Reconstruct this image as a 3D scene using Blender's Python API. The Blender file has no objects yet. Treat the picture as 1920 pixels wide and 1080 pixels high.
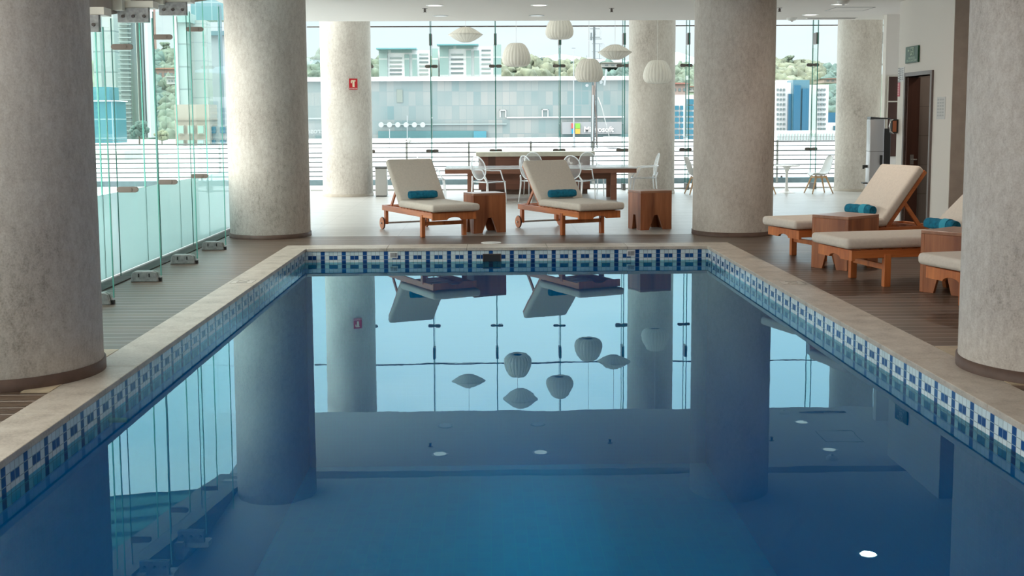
import bpy, math, random
from mathutils import Vector, Matrix, noise as mnoise
random.seed(7)
PI = math.pi
scene = bpy.context.scene
COL = scene.collection
cos, sin = math.cos, math.sin

# ------------------------------------------------------------------ camera
F_PX, PPY, PITCH, YAW, ROLL, EYE = 2136.7, 445.4, .1012, .0205, -.005, 1.493
fw = Vector((sin(YAW)*cos(PITCH), cos(YAW)*cos(PITCH), -sin(PITCH)))
rt = Vector((cos(YAW), -sin(YAW), 0)); up = rt.cross(fw)
rt, up = rt*cos(ROLL)+up*sin(ROLL), -rt*sin(ROLL)+up*cos(ROLL)
cam_d = bpy.data.cameras.new('camera')
cam_d.sensor_width = 36; cam_d.lens = 36*F_PX/1920
cam_d.shift_x = 0; cam_d.shift_y = (PPY-540)/1920
cam_d.clip_end = 3000; cam_d.clip_start = .05
cam = bpy.data.objects.new('camera', cam_d); COL.objects.link(cam)
M = Matrix((rt, up, -fw)).transposed().to_4x4(); M.translation = Vector((0, 0, EYE))
cam.matrix_world = M
scene.camera = cam

def W(px, py, Y):
    """point of the place at distance Y seen at that spot of the photo (used to survey far things)"""
    d = fw + rt*(px-960)/F_PX - up*(py-PPY)/F_PX
    return Vector((0, 0, EYE)) + d*(Y/d.y)

# ------------------------------------------------------------------ materials
def newmat(name):
    m = bpy.data.materials.new(name); m.use_nodes = True
    nt = m.node_tree; b = nt.nodes['Principled BSDF']
    return m, nt, b
def mat(name, col, rough=.5, metal=0, spec=None, emis=None, estr=0, noise=0, nscale=8, bump=0, bscale=60, alpha=None, trans=0, stretch=None):
    m, nt, b = newmat(name)
    b.inputs['Base Color'].default_value = (*col, 1)
    b.inputs['Roughness'].default_value = rough
    b.inputs['Metallic'].default_value = metal
    if spec is not None: b.inputs['Specular IOR Level'].default_value = spec
    if trans: b.inputs['Transmission Weight'].default_value = trans
    if emis:
        b.inputs['Emission Color'].default_value = (*emis, 1); b.inputs['Emission Strength'].default_value = estr
    tc = None
    if noise or bump:
        tc = nt.nodes.new('ShaderNodeTexCoord'); src = tc.outputs['Object']
        if stretch:
            mp = nt.nodes.new('ShaderNodeMapping'); mp.inputs['Scale'].default_value = stretch
            nt.links.new(src, mp.inputs['Vector']); src = mp.outputs['Vector']
    if noise:
        n = nt.nodes.new('ShaderNodeTexNoise'); n.inputs['Scale'].default_value = nscale; n.inputs['Detail'].default_value = 6
        nt.links.new(src, n.inputs['Vector'])
        r = nt.nodes.new('ShaderNodeValToRGB')
        r.color_ramp.elements[0].position = .3; r.color_ramp.elements[1].position = .72
        r.color_ramp.elements[0].color = (*[c*(1-noise) for c in col], 1)
        r.color_ramp.elements[1].color = (*[min(1, c*(1+noise)) for c in col], 1)
        nt.links.new(n.outputs['Fac'], r.inputs['Fac']); nt.links.new(r.outputs['Color'], b.inputs['Base Color'])
    if bump:
        n = nt.nodes.new('ShaderNodeTexNoise'); n.inputs['Scale'].default_value = bscale; n.inputs['Detail'].default_value = 4
        nt.links.new(src, n.inputs['Vector'])
        bm = nt.nodes.new('ShaderNodeBump'); bm.inputs['Strength'].default_value = bump; bm.inputs['Distance'].default_value = .01
        nt.links.new(n.outputs['Fac'], bm.inputs['Height']); nt.links.new(bm.outputs['Normal'], b.inputs['Normal'])
    return m
class NG:
    def __init__(s, nt): s.nt = nt
    def m(s, op, a, b=None, c=None):
        n = s.nt.nodes.new('ShaderNodeMath'); n.operation = op
        for i, v in enumerate((a, b, c)):
            if v is None: continue
            if isinstance(v, (int, float)): n.inputs[i].default_value = v
            else: s.nt.links.new(v, n.inputs[i])
        return n.outputs[0]
    def mixc(s, f, a, b):
        n = s.nt.nodes.new('ShaderNodeMix'); n.data_type = 'RGBA'
        for i, v in ((0, f), (6, a), (7, b)):
            if isinstance(v, (int, float)): n.inputs[i].default_value = v
            elif isinstance(v, tuple): n.inputs[i].default_value = (*v, 1)
            else: s.nt.links.new(v, n.inputs[i])
        return n.outputs[2]
    def pos(s):
        g = s.nt.nodes.new('ShaderNodeNewGeometry'); x = s.nt.nodes.new('ShaderNodeSeparateXYZ')
        s.nt.links.new(g.outputs['Position'], x.inputs[0]); return g.outputs['Position'], x.outputs
    def noise(s, vec, scale, detail=3, rough=.5, sc3=None):
        if sc3:
            mp = s.nt.nodes.new('ShaderNodeMapping'); mp.inputs['Scale'].default_value = sc3
            s.nt.links.new(vec, mp.inputs['Vector']); vec = mp.outputs['Vector']
        n = s.nt.nodes.new('ShaderNodeTexNoise'); n.inputs['Scale'].default_value = scale
        n.inputs['Detail'].default_value = detail; n.inputs['Roughness'].default_value = rough
        s.nt.links.new(vec, n.inputs['Vector']); return n.outputs['Fac']
    def ramp(s, f, stops):
        r = s.nt.nodes.new('ShaderNodeValToRGB'); e = r.color_ramp.elements
        e[0].position, e[0].color = stops[0][0], (*stops[0][1], 1)
        e[1].position, e[1].color = stops[-1][0], (*stops[-1][1], 1)
        for p, c in stops[1:-1]:
            k = e.new(p); k.color = (*c, 1)
        s.nt.links.new(f, r.inputs['Fac']); return r.outputs['Color']
    def bump(s, h, b, strength=.5, dist=.01):
        n = s.nt.nodes.new('ShaderNodeBump'); n.inputs['Strength'].default_value = strength; n.inputs['Distance'].default_value = dist
        s.nt.links.new(h, n.inputs['Height']); s.nt.links.new(n.outputs['Normal'], b.inputs['Normal'])

def m_concrete():
    m, nt, b = newmat('rough grey concrete'); g = NG(nt); p, _ = g.pos()
    a = g.noise(p, 1.6, 3, .5, (1, 1, .5)); c = g.noise(p, 24, 8, .75, (1, 1, .55)); d = g.noise(p, 90, 3, .7)
    f = g.m('ADD', g.m('MULTIPLY', a, .35), g.m('ADD', g.m('MULTIPLY', c, .40), g.m('MULTIPLY', d, .25)))
    colr = g.ramp(f, [(.34, (.27, .235, .20)), (.45, (.49, .445, .40)), (.545, (.61, .57, .52)), (.66, (.71, .68, .635))])
    nt.links.new(colr, b.inputs['Base Color']); b.inputs['Roughness'].default_value = .85
    g.bump(g.m('ADD', c, d), b, .25, .006)
    return m
def m_wood(name, dark, light, axis=0, rough=.42, sc=14):
    m, nt, b = newmat(name); g = NG(nt)
    tc = nt.nodes.new('ShaderNodeTexCoord'); p = tc.outputs['Object']
    s3 = [sc, sc, sc]; s3[axis] = sc*.08
    a = g.noise(p, 1, 6, .6, tuple(s3)); c = g.noise(p, .35, 2, .5, tuple(s3))
    f = g.m('ADD', g.m('MULTIPLY', a, .6), g.m('MULTIPLY', c, .4))
    nt.links.new(g.ramp(f, [(.36, dark), (.62, light)]), b.inputs['Base Color'])
    b.inputs['Roughness'].default_value = rough
    g.bump(a, b, .12, .003)
    return m
def m_deck():
    m, nt, b = newmat('brown composite decking'); g = NG(nt); p, x = g.pos()
    u = g.m('DIVIDE', x[1], .1425); fr = g.m('FRACT', u)
    gap = g.m('GREATER_THAN', fr, .94)
    rib = g.m('SINE', g.m('MULTIPLY', fr, 2*PI*7))
    board = nt.nodes.new('ShaderNodeTexWhiteNoise'); board.noise_dimensions = '1D'; nt.links.new(g.m('FLOOR', u), board.inputs['W'])
    n = g.noise(p, 6, 5, .6, (.4, 8, 1))
    f = g.m('ADD', g.m('MULTIPLY', n, .7), g.m('MULTIPLY', board.outputs[0], .3))
    c = g.ramp(f, [(.3, (.085, .055, .038)), (.7, (.165, .112, .078))])
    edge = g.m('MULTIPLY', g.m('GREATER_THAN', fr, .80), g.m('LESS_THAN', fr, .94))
    c = g.mixc(g.m('MULTIPLY', edge, .85), c, (.36, .30, .255))  # pale line painted along each board edge stands for caught window light
    c = g.mixc(gap, c, (.03, .02, .016))
    nt.links.new(c, b.inputs['Base Color']); b.inputs['Roughness'].default_value = .36
    h = g.m('SUBTRACT', g.m('MULTIPLY', rib, .25), g.m('MULTIPLY', gap, 2.2))
    g.bump(h, b, .7, .004)
    return m
def m_floor():
    m, nt, b = newmat('pale polished floor tile'); g = NG(nt); p, x = g.pos()
    fy = g.m('FRACT', g.m('DIVIDE', g.m('SUBTRACT', x[1], 14.97), .6)); fx = g.m('FRACT', g.m('DIVIDE', x[0], 1.2))
    j = g.m('MAXIMUM', g.m('LESS_THAN', fy, .012), g.m('LESS_THAN', fx, .006))
    n = g.noise(p, 2.2, 6, .65, (.5, 1.5, 1)); n2 = g.noise(p, 14, 4)
    c = g.ramp(g.m('ADD', g.m('MULTIPLY', n, .7), g.m('MULTIPLY', n2, .3)), [(.35, (.42, .41, .385)), (.65, (.55, .54, .515))])
    c = g.mixc(j, c, (.36, .35, .33))
    nt.links.new(c, b.inputs['Base Color']); b.inputs['Roughness'].default_value = .32
    g.bump(n2, b, .06, .002)
    return m
def m_travertine():
    m, nt, b = newmat('beige travertine'); g = NG(nt); p, x = g.pos()
    n = g.noise(p, 5, 7, .65); n2 = g.noise(p, 70, 5, .7)
    f = g.m('ADD', g.m('MULTIPLY', n, .6), g.m('MULTIPLY', n2, .4))
    c = g.ramp(f, [(.32, (.31, .265, .215)), (.47, (.50, .44, .37)), (.62, (.62, .56, .48))])
    nt.links.new(c, b.inputs['Base Color']); b.inputs['Roughness'].default_value = .45
    g.bump(n2, b, .25, .004)
    return m
TTOP = -.033
def m_tiles(name, axis, off):
    """mosaic band: blue bars, white tiles and pairs of blue tiles on a 5 cm grid"""
    m, nt, b = newmat(name); g = NG(nt); p, x = g.pos()
    u = g.m('DIVIDE', g.m('SUBTRACT', x[0], off), .05) if axis == 0 else g.m('DIVIDE', g.m('SUBTRACT', off, x[1]), .05)
    v = g.m('DIVIDE', g.m('SUBTRACT', TTOP, x[2]), .05)
    cu = g.m('FLOORED_MODULO', g.m('FLOOR', u), 5.); rv = g.m('FLOOR', v)
    bar = g.m('COMPARE', cu, 0, .1)
    sq = g.m('MULTIPLY', g.m('MAXIMUM', g.m('COMPARE', cu, 2, .1), g.m('COMPARE', cu, 3, .1)), g.m('COMPARE', rv, 1, .1))
    deep = g.m('GREATER_THAN', rv, 3.5)
    blue = g.m('MAXIMUM', g.m('MAXIMUM', bar, sq), deep)
    fu, fv = g.m('FRACT', u), g.m('FRACT', v)
    gr = g.m('MAXIMUM', g.m('LESS_THAN', g.m('MINIMUM', fu, fv), .045), g.m('GREATER_THAN', g.m('MAXIMUM', fu, fv), .955))
    wn = nt.nodes.new('ShaderNodeTexWhiteNoise'); wn.noise_dimensions = '2D'
    cv = nt.nodes.new('ShaderNodeCombineXYZ'); nt.links.new(g.m('FLOOR', u), cv.inputs[0]); nt.links.new(rv, cv.inputs[1]); nt.links.new(cv.outputs[0], wn.inputs['Vector'])
    bl = g.mixc(wn.outputs['Value'], (.004, .045, .19), (.008, .075, .27)); wh = g.mixc(wn.outputs['Value'], (.60, .72, .74), (.74, .84, .85)); bl = g.mixc(deep, bl, (.0, .50, .90))
    c = g.mixc(blue, wh, bl)
    grc = g.mixc(blue, (.30, .36, .37), (.30, .42, .50))
    c = g.mixc(gr, c, g.mixc(deep, grc, (.0, .56, .92)))
    nt.links.new(c, b.inputs['Base Color']); b.inputs['Roughness'].default_value = .18
    g.bump(g.m('SUBTRACT', 1, gr), b, .3, .003)
    return m
def m_poolfloor():
    m, nt, b = newmat('blue pool mosaic'); g = NG(nt); p, x = g.pos()
    u = g.m('DIVIDE', x[0], .12); v = g.m('DIVIDE', x[1], .12)
    wn = nt.nodes.new('ShaderNodeTexWhiteNoise'); wn.noise_dimensions = '2D'
    cv = nt.nodes.new('ShaderNodeCombineXYZ'); nt.links.new(g.m('FLOOR', u), cv.inputs[0]); nt.links.new(g.m('FLOOR', v), cv.inputs[1]); nt.links.new(cv.outputs[0], wn.inputs['Vector'])
    gr = g.m('LESS_THAN', g.m('MINIMUM', g.m('FRACT', u), g.m('FRACT', v)), .06)
    n = g.noise(p, .8, 3)
    c = g.mixc(g.m('ADD', g.m('MULTIPLY', wn.outputs['Value'], .5), g.m('MULTIPLY', n, .5)), (.0, .47, .93), (.0, .58, .97))
    c = g.mixc(gr, c, (.01, .60, .95))
    nt.links.new(c, b.inputs['Base Color']); b.inputs['Roughness'].default_value = .4
    return m
def m_water():
    m = bpy.data.materials.new('still pool water'); m.use_nodes = True; nt = m.node_tree; nt.nodes.clear(); g = NG(nt)
    out = nt.nodes.new('ShaderNodeOutputMaterial'); mix = nt.nodes.new('ShaderNodeMixShader')
    fr = nt.nodes.new('ShaderNodeFresnel'); fr.inputs['IOR'].default_value = 1.36
    gl = nt.nodes.new('ShaderNodeBsdfGlossy'); gl.inputs['Roughness'].default_value = 0; gl.inputs['Color'].default_value = (.60, .92, 1, 1)
    tr = nt.nodes.new('ShaderNodeBsdfTransparent'); tr.inputs['Color'].default_value = (.06, .92, 1, 1)
    p, x = g.pos()
    n = g.noise(p, 1.3, 2, .5, (1, 1.0, 1)); n2 = g.noise(p, 9, 2, .5)
    bmp = nt.nodes.new('ShaderNodeBump'); bmp.inputs['Strength'].default_value = 1; bmp.inputs['Distance'].default_value = .0006
    nt.links.new(g.m('ADD', n, g.m('MULTIPLY', n2, .05)), bmp.inputs['Height'])
    nt.links.new(bmp.outputs[0], gl.inputs['Normal'])
    nt.links.new(fr.outputs[0], mix.inputs[0]); nt.links.new(tr.outputs[0], mix.inputs[1]); nt.links.new(gl.outputs[0], mix.inputs[2])
    nt.links.new(mix.outputs[0], out.inputs['Surface']); return m
def m_glass(name, tint, ior=1.45, refl=(1, 1, 1), white=0, whitecol=(.8, .95, .93), transl=0):
    m = bpy.data.materials.new(name); m.use_nodes = True; nt = m.node_tree; nt.nodes.clear()
    out = nt.nodes.new('ShaderNodeOutputMaterial'); mix = nt.nodes.new('ShaderNodeMixShader')
    fr = nt.nodes.new('ShaderNodeFresnel'); fr.inputs['IOR'].default_value = ior
    gl = nt.nodes.new('ShaderNodeBsdfGlossy'); gl.inputs['Roughness'].default_value = 0; gl.inputs['Color'].default_value = (*refl, 1)
    tr = nt.nodes.new('ShaderNodeBsdfTransparent'); tr.inputs['Color'].default_value = (*tint, 1)
    last = tr
    if white:
        mx = nt.nodes.new('ShaderNodeMixShader'); mx.inputs[0].default_value = white
        d = nt.nodes.new('ShaderNodeBsdfDiffuse'); d.inputs['Color'].default_value = (*whitecol, 1)
        t = nt.nodes.new('ShaderNodeBsdfTranslucent'); t.inputs['Color'].default_value = (*whitecol, 1)
        m2 = nt.nodes.new('ShaderNodeMixShader'); m2.inputs[0].default_value = transl
        nt.links.new(d.outputs[0], m2.inputs[1]); nt.links.new(t.outputs[0], m2.inputs[2])
        nt.links.new(tr.outputs[0], mx.inputs[1]); nt.links.new(m2.outputs[0], mx.inputs[2]); last = mx
    g = NG(nt); geo = nt.nodes.new('ShaderNodeNewGeometry')
    f = g.m('MULTIPLY', fr.outputs[0], g.m('SUBTRACT', 1, geo.outputs['Backfacing']))      # the mirror image comes from the outer face of a pane
    nt.links.new(f, mix.inputs[0]); nt.links.new(last.outputs[0], mix.inputs[1]); nt.links.new(gl.outputs[0], mix.inputs[2])
    nt.links.new(mix.outputs[0], out.inputs['Surface']); return m
def m_facade(name, base, var, gx, gz, joint, jw=.04, rough=.25, dirn=0):
    """glazed or panelled facade: cells gx by gz metres, each with its own tone"""
    m, nt, b = newmat(name); g = NG(nt); p, x = g.pos()
    u = g.m('DIVIDE', x[dirn], gx); v = g.m('DIVIDE', x[2], gz)
    wn = nt.nodes.new('ShaderNodeTexWhiteNoise'); wn.noise_dimensions = '2D'
    cv = nt.nodes.new('ShaderNodeCombineXYZ'); nt.links.new(g.m('FLOOR', u), cv.inputs[0]); nt.links.new(g.m('FLOOR', v), cv.inputs[1]); nt.links.new(cv.outputs[0], wn.inputs['Vector'])
    n = g.noise(p, .09, 3)
    f = g.m('ADD', g.m('MULTIPLY', wn.outputs['Value'], .38), g.m('MULTIPLY', g.m('SUBTRACT', g.m('MULTIPLY', n, 2.6), .8), .5))
    c = g.ramp(f, [(.1, base), (.85, var)])
    gr = g.m('MAXIMUM', g.m('LESS_THAN', g.m('FRACT', u), jw), g.m('LESS_THAN', g.m('FRACT', v), jw))
    nt.links.new(g.mixc(gr, c, joint), b.inputs['Base Color']); b.inputs['Roughness'].default_value = rough
    return m

CONC = m_concrete()
TEAK = m_wood('oiled teak', (.37, .085, .02), (.70, .24, .075), 0, .4, 16)
TEAKY = m_wood('oiled teak upright', (.38, .09, .022), (.72, .25, .08), 2, .4, 16)
WALN = m_wood('reddish solid wood', (.20, .055, .02), (.46, .165, .065), 2, .38, 13)
WALNX = m_wood('dark brown wood', (.16, .065, .04), (.30, .13, .08), 0, .42, 6)
OAK = m_wood('pale beech', (.48, .29, .15), (.66, .43, .24), 2, .5, 18)
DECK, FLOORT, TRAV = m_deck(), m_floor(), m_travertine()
TRAV2 = mat('warm ochre travertine', (.52, .42, .29), .5, noise=.18, nscale=9, bump=.2)
RING = mat('brown skirting board', (.11, .065, .048), .55, noise=.2, nscale=10)
RINGP = mat('pale taupe skirting', (.42, .37, .31), .6, noise=.12)
PLASTER = mat('warm white plaster', (.80, .77, .72), .8, bump=.15, bscale=140)
CEILM = mat('white painted ceiling', (.82, .78, .74), .85, bump=.05)
BEAM = mat('taupe painted beam', (.40, .345, .30), .7, noise=.08)
CREAM = mat('cream painted steel', (.70, .67, .58), .5)
STEEL = mat('brushed steel', (.42, .41, .39), .38, .75, bump=.05, bscale=200)
STEELD = mat('dark bronze metal', (.13, .11, .10), .4, .6)
FITM = mat('grey cast fitting', (.36, .36, .35), .45, .35, noise=.25, nscale=30)
BLACK = mat('matt black', (.02, .02, .02), .5)
WHITE = mat('white plastic', (.82, .82, .80), .35)
SILVER = mat('satin silver plastic', (.50, .50, .51), .3, .3)
CUSH = mat('cream canvas', (.74, .67, .59), .9, noise=.05, nscale=40, bump=.35, bscale=260)
TOWEL = mat('teal terry towel', (.004, .20, .34), .95, noise=.3, nscale=30, bump=1, bscale=220)
TOWEL2 = mat('pale teal towel stripe', (.05, .42, .60), .95, bump=.8, bscale=220)
LANT = mat('ribbed paper lantern', (.80, .77, .70), .8, noise=.03)
LRIB = mat('lantern wire rib', (.55, .52, .46), .6)
WATER = m_water()
GCLEAR = m_glass('clear glass', (.965, .99, .985), 1.12)
GBACK = m_glass('clear glass of the far wall', (.97, .99, .985), 1.3)
GFIN = m_glass('greenish fin glass', (.93, .985, .97), 1.2)
GFROST = m_glass('frosted glass', (.75, .95, .92), 1.3, white=.9, whitecol=(.58, .70, .72), transl=.62)
GEDGE = mat('dark green glass edge', (.02, .16, .13), .15)
GEDGEL = mat('bright green glass edge', (.16, .55, .46), .15)
ACRYL = m_glass('clear acrylic', (.93, .95, .96), 1.6, (1, 1, 1), white=.12, whitecol=(.85, .88, .9))
ACRYLT = m_glass('clear acrylic rim', (.90, .93, .95), 2.1, (1, 1, 1), white=.62, whitecol=(.95, .96, .97), transl=.4)
BRONZE = mat('bronze clamp metal', (.20, .165, .14), .45, .5)
KERB = mat('dark grey channel', (.10, .10, .095), .7, noise=.3)
POOLF = m_poolfloor()
RED = mat('signal red', (.50, .012, .02), .4)
GREEN = mat('signal green', (.0, .065, .022), .35)
PAPER = mat('white paper', (.75, .76, .76), .7)
INKG = mat('grey print', (.35, .37, .40), .7)

# ------------------------------------------------------------------ mesh builder
class MB:
    def __init__(s): s.v, s.f, s.sm = [], [], []
    def add(s, vs, fs, smooth=False, mtx=None):
        o = len(s.v)
        for p in vs:
            p = Vector(p)
            if mtx: p = mtx @ p
            s.v.append(tuple(p))
        for f in fs: s.f.append(tuple(i+o for i in f)); s.sm.append(smooth)
        return s
    def box(s, x0, x1, y0, y1, z0, z1, mtx=None):
        vs = [(x, y, z) for z in (z0, z1) for y in (y0, y1) for x in (x0, x1)]
        return s.add(vs, [(0, 2, 3, 1), (4, 5, 7, 6), (0, 1, 5, 4), (1, 3, 7, 5), (3, 2, 6, 7), (2, 0, 4, 6)], False, mtx)
    def bar(s, a, b, w, h, upv=(0, 0, 1)):
        a, b = Vector(a), Vector(b); d = (b-a); L = d.length; d.normalize(); u = Vector(upv)
        x = d.cross(u)
        if x.length < 1e-4: x = d.cross(Vector((0, 1, 0)))
        x.normalize(); u = x.cross(d); m = Matrix((d, x, u)).transposed().to_4x4(); m.translation = a
        return s.box(0, L, -w/2, w/2, -h/2, h/2, m)
    def cyl(s, a, b, r, r2=None, n=16, caps=True, smooth=True):
        a, b = Vector(a), Vector(b); r2 = r if r2 is None else r2
        d = (b-a).normalized(); t = Vector((1, 0, 0)) if abs(d.x) < .9 else Vector((0, 1, 0))
        u = d.cross(t).normalized(); w = d.cross(u)
        vs = [tuple(a+(u*cos(2*PI*i/n)+w*sin(2*PI*i/n))*r) for i in range(n)]+[tuple(b+(u*cos(2*PI*i/n)+w*sin(2*PI*i/n))*r2) for i in range(n)]
        s.add(vs, [(i, (i+1) % n, n+(i+1) % n, n+i) for i in range(n)], smooth)
        if caps:
            s.add(vs[:n], [tuple(range(n-1, -1, -1))]); s.add(vs[n:], [tuple(range(n))])
        return s
    def tube(s, pts, r, n=8, closed=False, flat=1):
        pts = [Vector(p) for p in pts]; m = len(pts); rings = []; pu = None
        for i, p in enumerate(pts):
            a = pts[i-1] if (i > 0 or closed) else p; b = pts[(i+1) % m] if (i < m-1 or closed) else p
            d = (b-a).normalized()
            u = pu - d*pu.dot(d) if pu else d.cross(Vector((0, 0, 1)) if abs(d.z) < .9 else Vector((1, 0, 0)))
            u.normalize(); pu = u; w = d.cross(u); rr = r[i] if isinstance(r, (list, tuple)) else r
            rings.append([tuple(p+(u*cos(2*PI*k/n)+w*sin(2*PI*k/n)*flat)*rr) for k in range(n)])
        vs = [q for g in rings for q in g]; fs = []
        for i in range(m if closed else m-1):
            j = (i+1) % m
            for k in range(n): fs.append((i*n+k, i*n+(k+1) % n, j*n+(k+1) % n, j*n+k))
        if not closed: fs += [tuple(range(n-1, -1, -1)), tuple(range((m-1)*n, m*n))]
        return s.add(vs, fs, True)
    def lathe(s, prof, n=48, c=(0, 0, 0), fun=None, a0=0, a1=2*PI, smooth=True):
        full = abs(a1-a0-2*PI) < 1e-6; cnt = n if full else n+1; vs = []
        for r, z in prof:
            for i in range(cnt):
                a = a0+(a1-a0)*i/n; rr = r*(fun(a, z) if fun else 1)
                vs.append((c[0]+rr*cos(a), c[1]+rr*sin(a), c[2]+z))
        fs = []
        for j in range(len(prof)-1):
            for i in range(n):
                i2 = (i+1) % cnt if full else i+1
                fs.append((j*cnt+i, j*cnt+i2, (j+1)*cnt+i2, (j+1)*cnt+i))
        return s.add(vs, fs, smooth)
    def prism(s, poly, y0, y1, mtx=None):
        """poly in x,z extruded along y"""
        n = len(poly); vs = [(x, y0, z) for x, z in poly]+[(x, y1, z) for x, z in poly]
        return s.add(vs, [(i, (i+1) % n, n+(i+1) % n, n+i) for i in range(n)]+[tuple(range(n-1, -1, -1)), tuple(range(n, 2*n))], False, mtx)
    def blob(s, c, r, sub=2, amp=.25, sq=(1, 1, 1), seed=0):
        import bmesh
        bm = bmesh.new(); bmesh.ops.create_icosphere(bm, subdivisions=sub, radius=1)
        vs = []
        for v in bm.verts:
            k = 1+amp*mnoise.noise(v.co*2.3+Vector((seed*7.1, seed*3.3, 0)))*2
            vs.append((c[0]+v.co.x*r*k*sq[0], c[1]+v.co.y*r*k*sq[1], c[2]+v.co.z*r*k*sq[2]))
        fs = [tuple(v.index for v in f.verts) for f in bm.faces]; bm.free()
        return s.add(vs, fs, sub > 1)
    def build(s, name, m, parent=None, bevel=0, seg=2, kind=None):
        me = bpy.data.meshes.new(name); me.from_pydata(s.v, [], s.f); me.validate()
        if len(me.polygons) == len(s.sm): me.polygons.foreach_set('use_smooth', s.sm)
        me.materials.append(m)
        import bmesh
        bm = bmesh.new(); bm.from_mesh(me); bmesh.ops.recalc_face_normals(bm, faces=bm.faces); bm.to_mesh(me); bm.free()
        me.update()
        o = bpy.data.objects.new(name, me); COL.objects.link(o)
        if parent: o.parent = parent
        if bevel:
            b = o.modifiers.new('bevel', 'BEVEL'); b.width = bevel; b.segments = seg; b.limit_method = 'ANGLE'; b.angle_limit = .6
            if seg > 2:
                me.polygons.foreach_set('use_smooth', [True]*len(me.polygons))
        if kind: o['kind'] = kind
        return o
def thing(name, label, cat, loc=(0, 0, 0), rz=0, group=None):
    o = bpy.data.objects.new(name, None); COL.objects.link(o); o.empty_display_size = .1
    o.location = loc; o.rotation_euler = (0, 0, rz); return tag(o, label, cat, group)
def tag(o, label, cat, group=None, kind=None):
    o['label'] = label; o['category'] = cat
    if group: o['group'] = group
    if kind: o['kind'] = kind
    return o
def dup(root, loc, rz, label, group=None):
    r = root.copy(); COL.objects.link(r); r.location = loc; r.rotation_euler = (0, 0, rz); r['label'] = label
    if group: r['group'] = group
    for ch in [c for c in bpy.data.objects if c.parent == root]:
        c = ch.copy(); COL.objects.link(c); c.parent = r
        for g in [q for q in bpy.data.objects if q.parent == ch]:
            d = g.copy(); COL.objects.link(d); d.parent = c
    return r
def struct(name, mb, m, **k): return mb.build(name, m, kind='structure', **k)
def text(name, body, size, mtx, m, parent=None, depth=.002, bold=False, sx=1):
    c = bpy.data.curves.new(name, 'FONT'); c.body = body; c.size = size; c.align_x = 'CENTER'; c.align_y = 'CENTER'; c.extrude = depth
    c.resolution_u = 3
    if bold: c.offset = size*.02
    o = bpy.data.objects.new(name, c); COL.objects.link(o)
    dg = bpy.context.evaluated_depsgraph_get(); me = bpy.data.meshes.new_from_object(o.evaluated_get(dg))
    bpy.data.objects.remove(o)
    me.transform(mtx @ Matrix.Diagonal((sx, 1, 1, 1))); me.materials.clear(); me.materials.append(m)
    q = bpy.data.objects.new(name, me); COL.objects.link(q)
    if parent: q.parent = parent
    return q
def frame_mtx(origin, xdir, zdir=(0, 0, 1)):
    """text plane: local x along xdir, local y along zdir, facing x cross y"""
    x = Vector(xdir).normalized(); y = Vector(zdir).normalized(); z = x.cross(y)
    m = Matrix((x, y, z)).transposed().to_4x4(); m.translation = Vector(origin); return m

# ------------------------------------------------------------------ shell of the room
XL, XR, YB, YN = -2.186, 2.625, 13.51, 1.6          # pool walls
OL, OR, OB, ON = -2.46, 2.94, 13.90, 1.2            # outer edge of the coping
WZ, PZ, ZC = -.162, -2.66, 3.185
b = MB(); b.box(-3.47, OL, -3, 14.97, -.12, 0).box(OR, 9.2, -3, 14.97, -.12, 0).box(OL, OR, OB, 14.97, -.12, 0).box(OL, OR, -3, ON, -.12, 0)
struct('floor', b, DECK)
struct('floor_tiles', MB().box(-3.9, 10.2, 14.97, 25.2, -.12, .002), FLOORT)
# coping slabs
b = MB(); zt = .004; zb = TTOP
def run(x0, x1, y0, y1, along, step):
    a0, a1 = (y0, y1) if along else (x0, x1); n = max(1, round((a1-a0)/step))
    for i in range(n):
        p, q = a0+(a1-a0)*i/n+.0015, a0+(a1-a0)*(i+1)/n-.0015
        if along: b.box(x0, x1, p, q, zb, zt)
        else: b.box(p, q, y0, y1, zb, zt)
run(OL, XL+.012, ON, OB, 1, 1.15); run(XR-.012, OR, ON, OB, 1, 1.15)
run(XL+.012, XR-.012, YB-.012, OB, 0, .95); run(XL+.012, XR-.012, ON, YN, 0, .95)
struct('trim_1', b, TRAV, bevel=.004)
b = MB(); b.box(OR, 3.13, 6.25, 7.35, 0, .006); struct('trim_2', b, TRAV2)
b = MB(); b.box(-2.62, OL, 6.3, 7.5, 0, .006); struct('trim_3', b, TRAV2)
# pool basin
b = MB(); b.box(XL, XR, YB, YB+.2, PZ, TTOP); struct('wall_back', b, m_tiles('pool mosaic band across', 0, -1.976-.025))
TS = m_tiles('pool mosaic band along', 1, 13.277+.025)
struct('wall_left', MB().box(XL-.2, XL, YN, YB, PZ, TTOP), TS); struct('wall_right', MB().box(XR, XR+.2, YN, YB, PZ, TTOP), TS)
struct('wall_near', MB().box(XL, XR, YN-.2, YN, PZ, TTOP), POOLF)
struct('floor_pool', MB().box(XL-.2, XR+.2, YN-.2, YB+.2, PZ-.1, PZ), POOLF)
b = MB(); n = 1; b.add([(XL, YN, WZ), (XR, YN, WZ), (XR, YB, WZ), (XL, YB, WZ)], [(0, 1, 2, 3)])
tag(b.build('pool_water', WATER), 'still blue mirror-like water filling the rectangular swimming pool', 'water', kind='stuff')
# ceiling with a dark slot, raised part towards the back glass
b = MB(); b.box(-3.75, 9.2, -3, 15.75, ZC, ZC+.25).box(-3.75, 9.2, 16.05, 19.45, ZC, ZC+.25)
struct('ceiling', b, CEILM)
struct('ceiling_slot', MB().box(-3.75, 9.2, 15.7, 16.1, ZC+.25, ZC+.3), BEAM)
struct('wall_upstand', MB().box(-3.75, 9.2, 19.3, 19.45, ZC+.25, 5.1), PLASTER)
struct('ceiling_upper', MB().box(-3.9, 10.2, 19.3, 25.4, 5.1, 5.3), CEILM)
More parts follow.
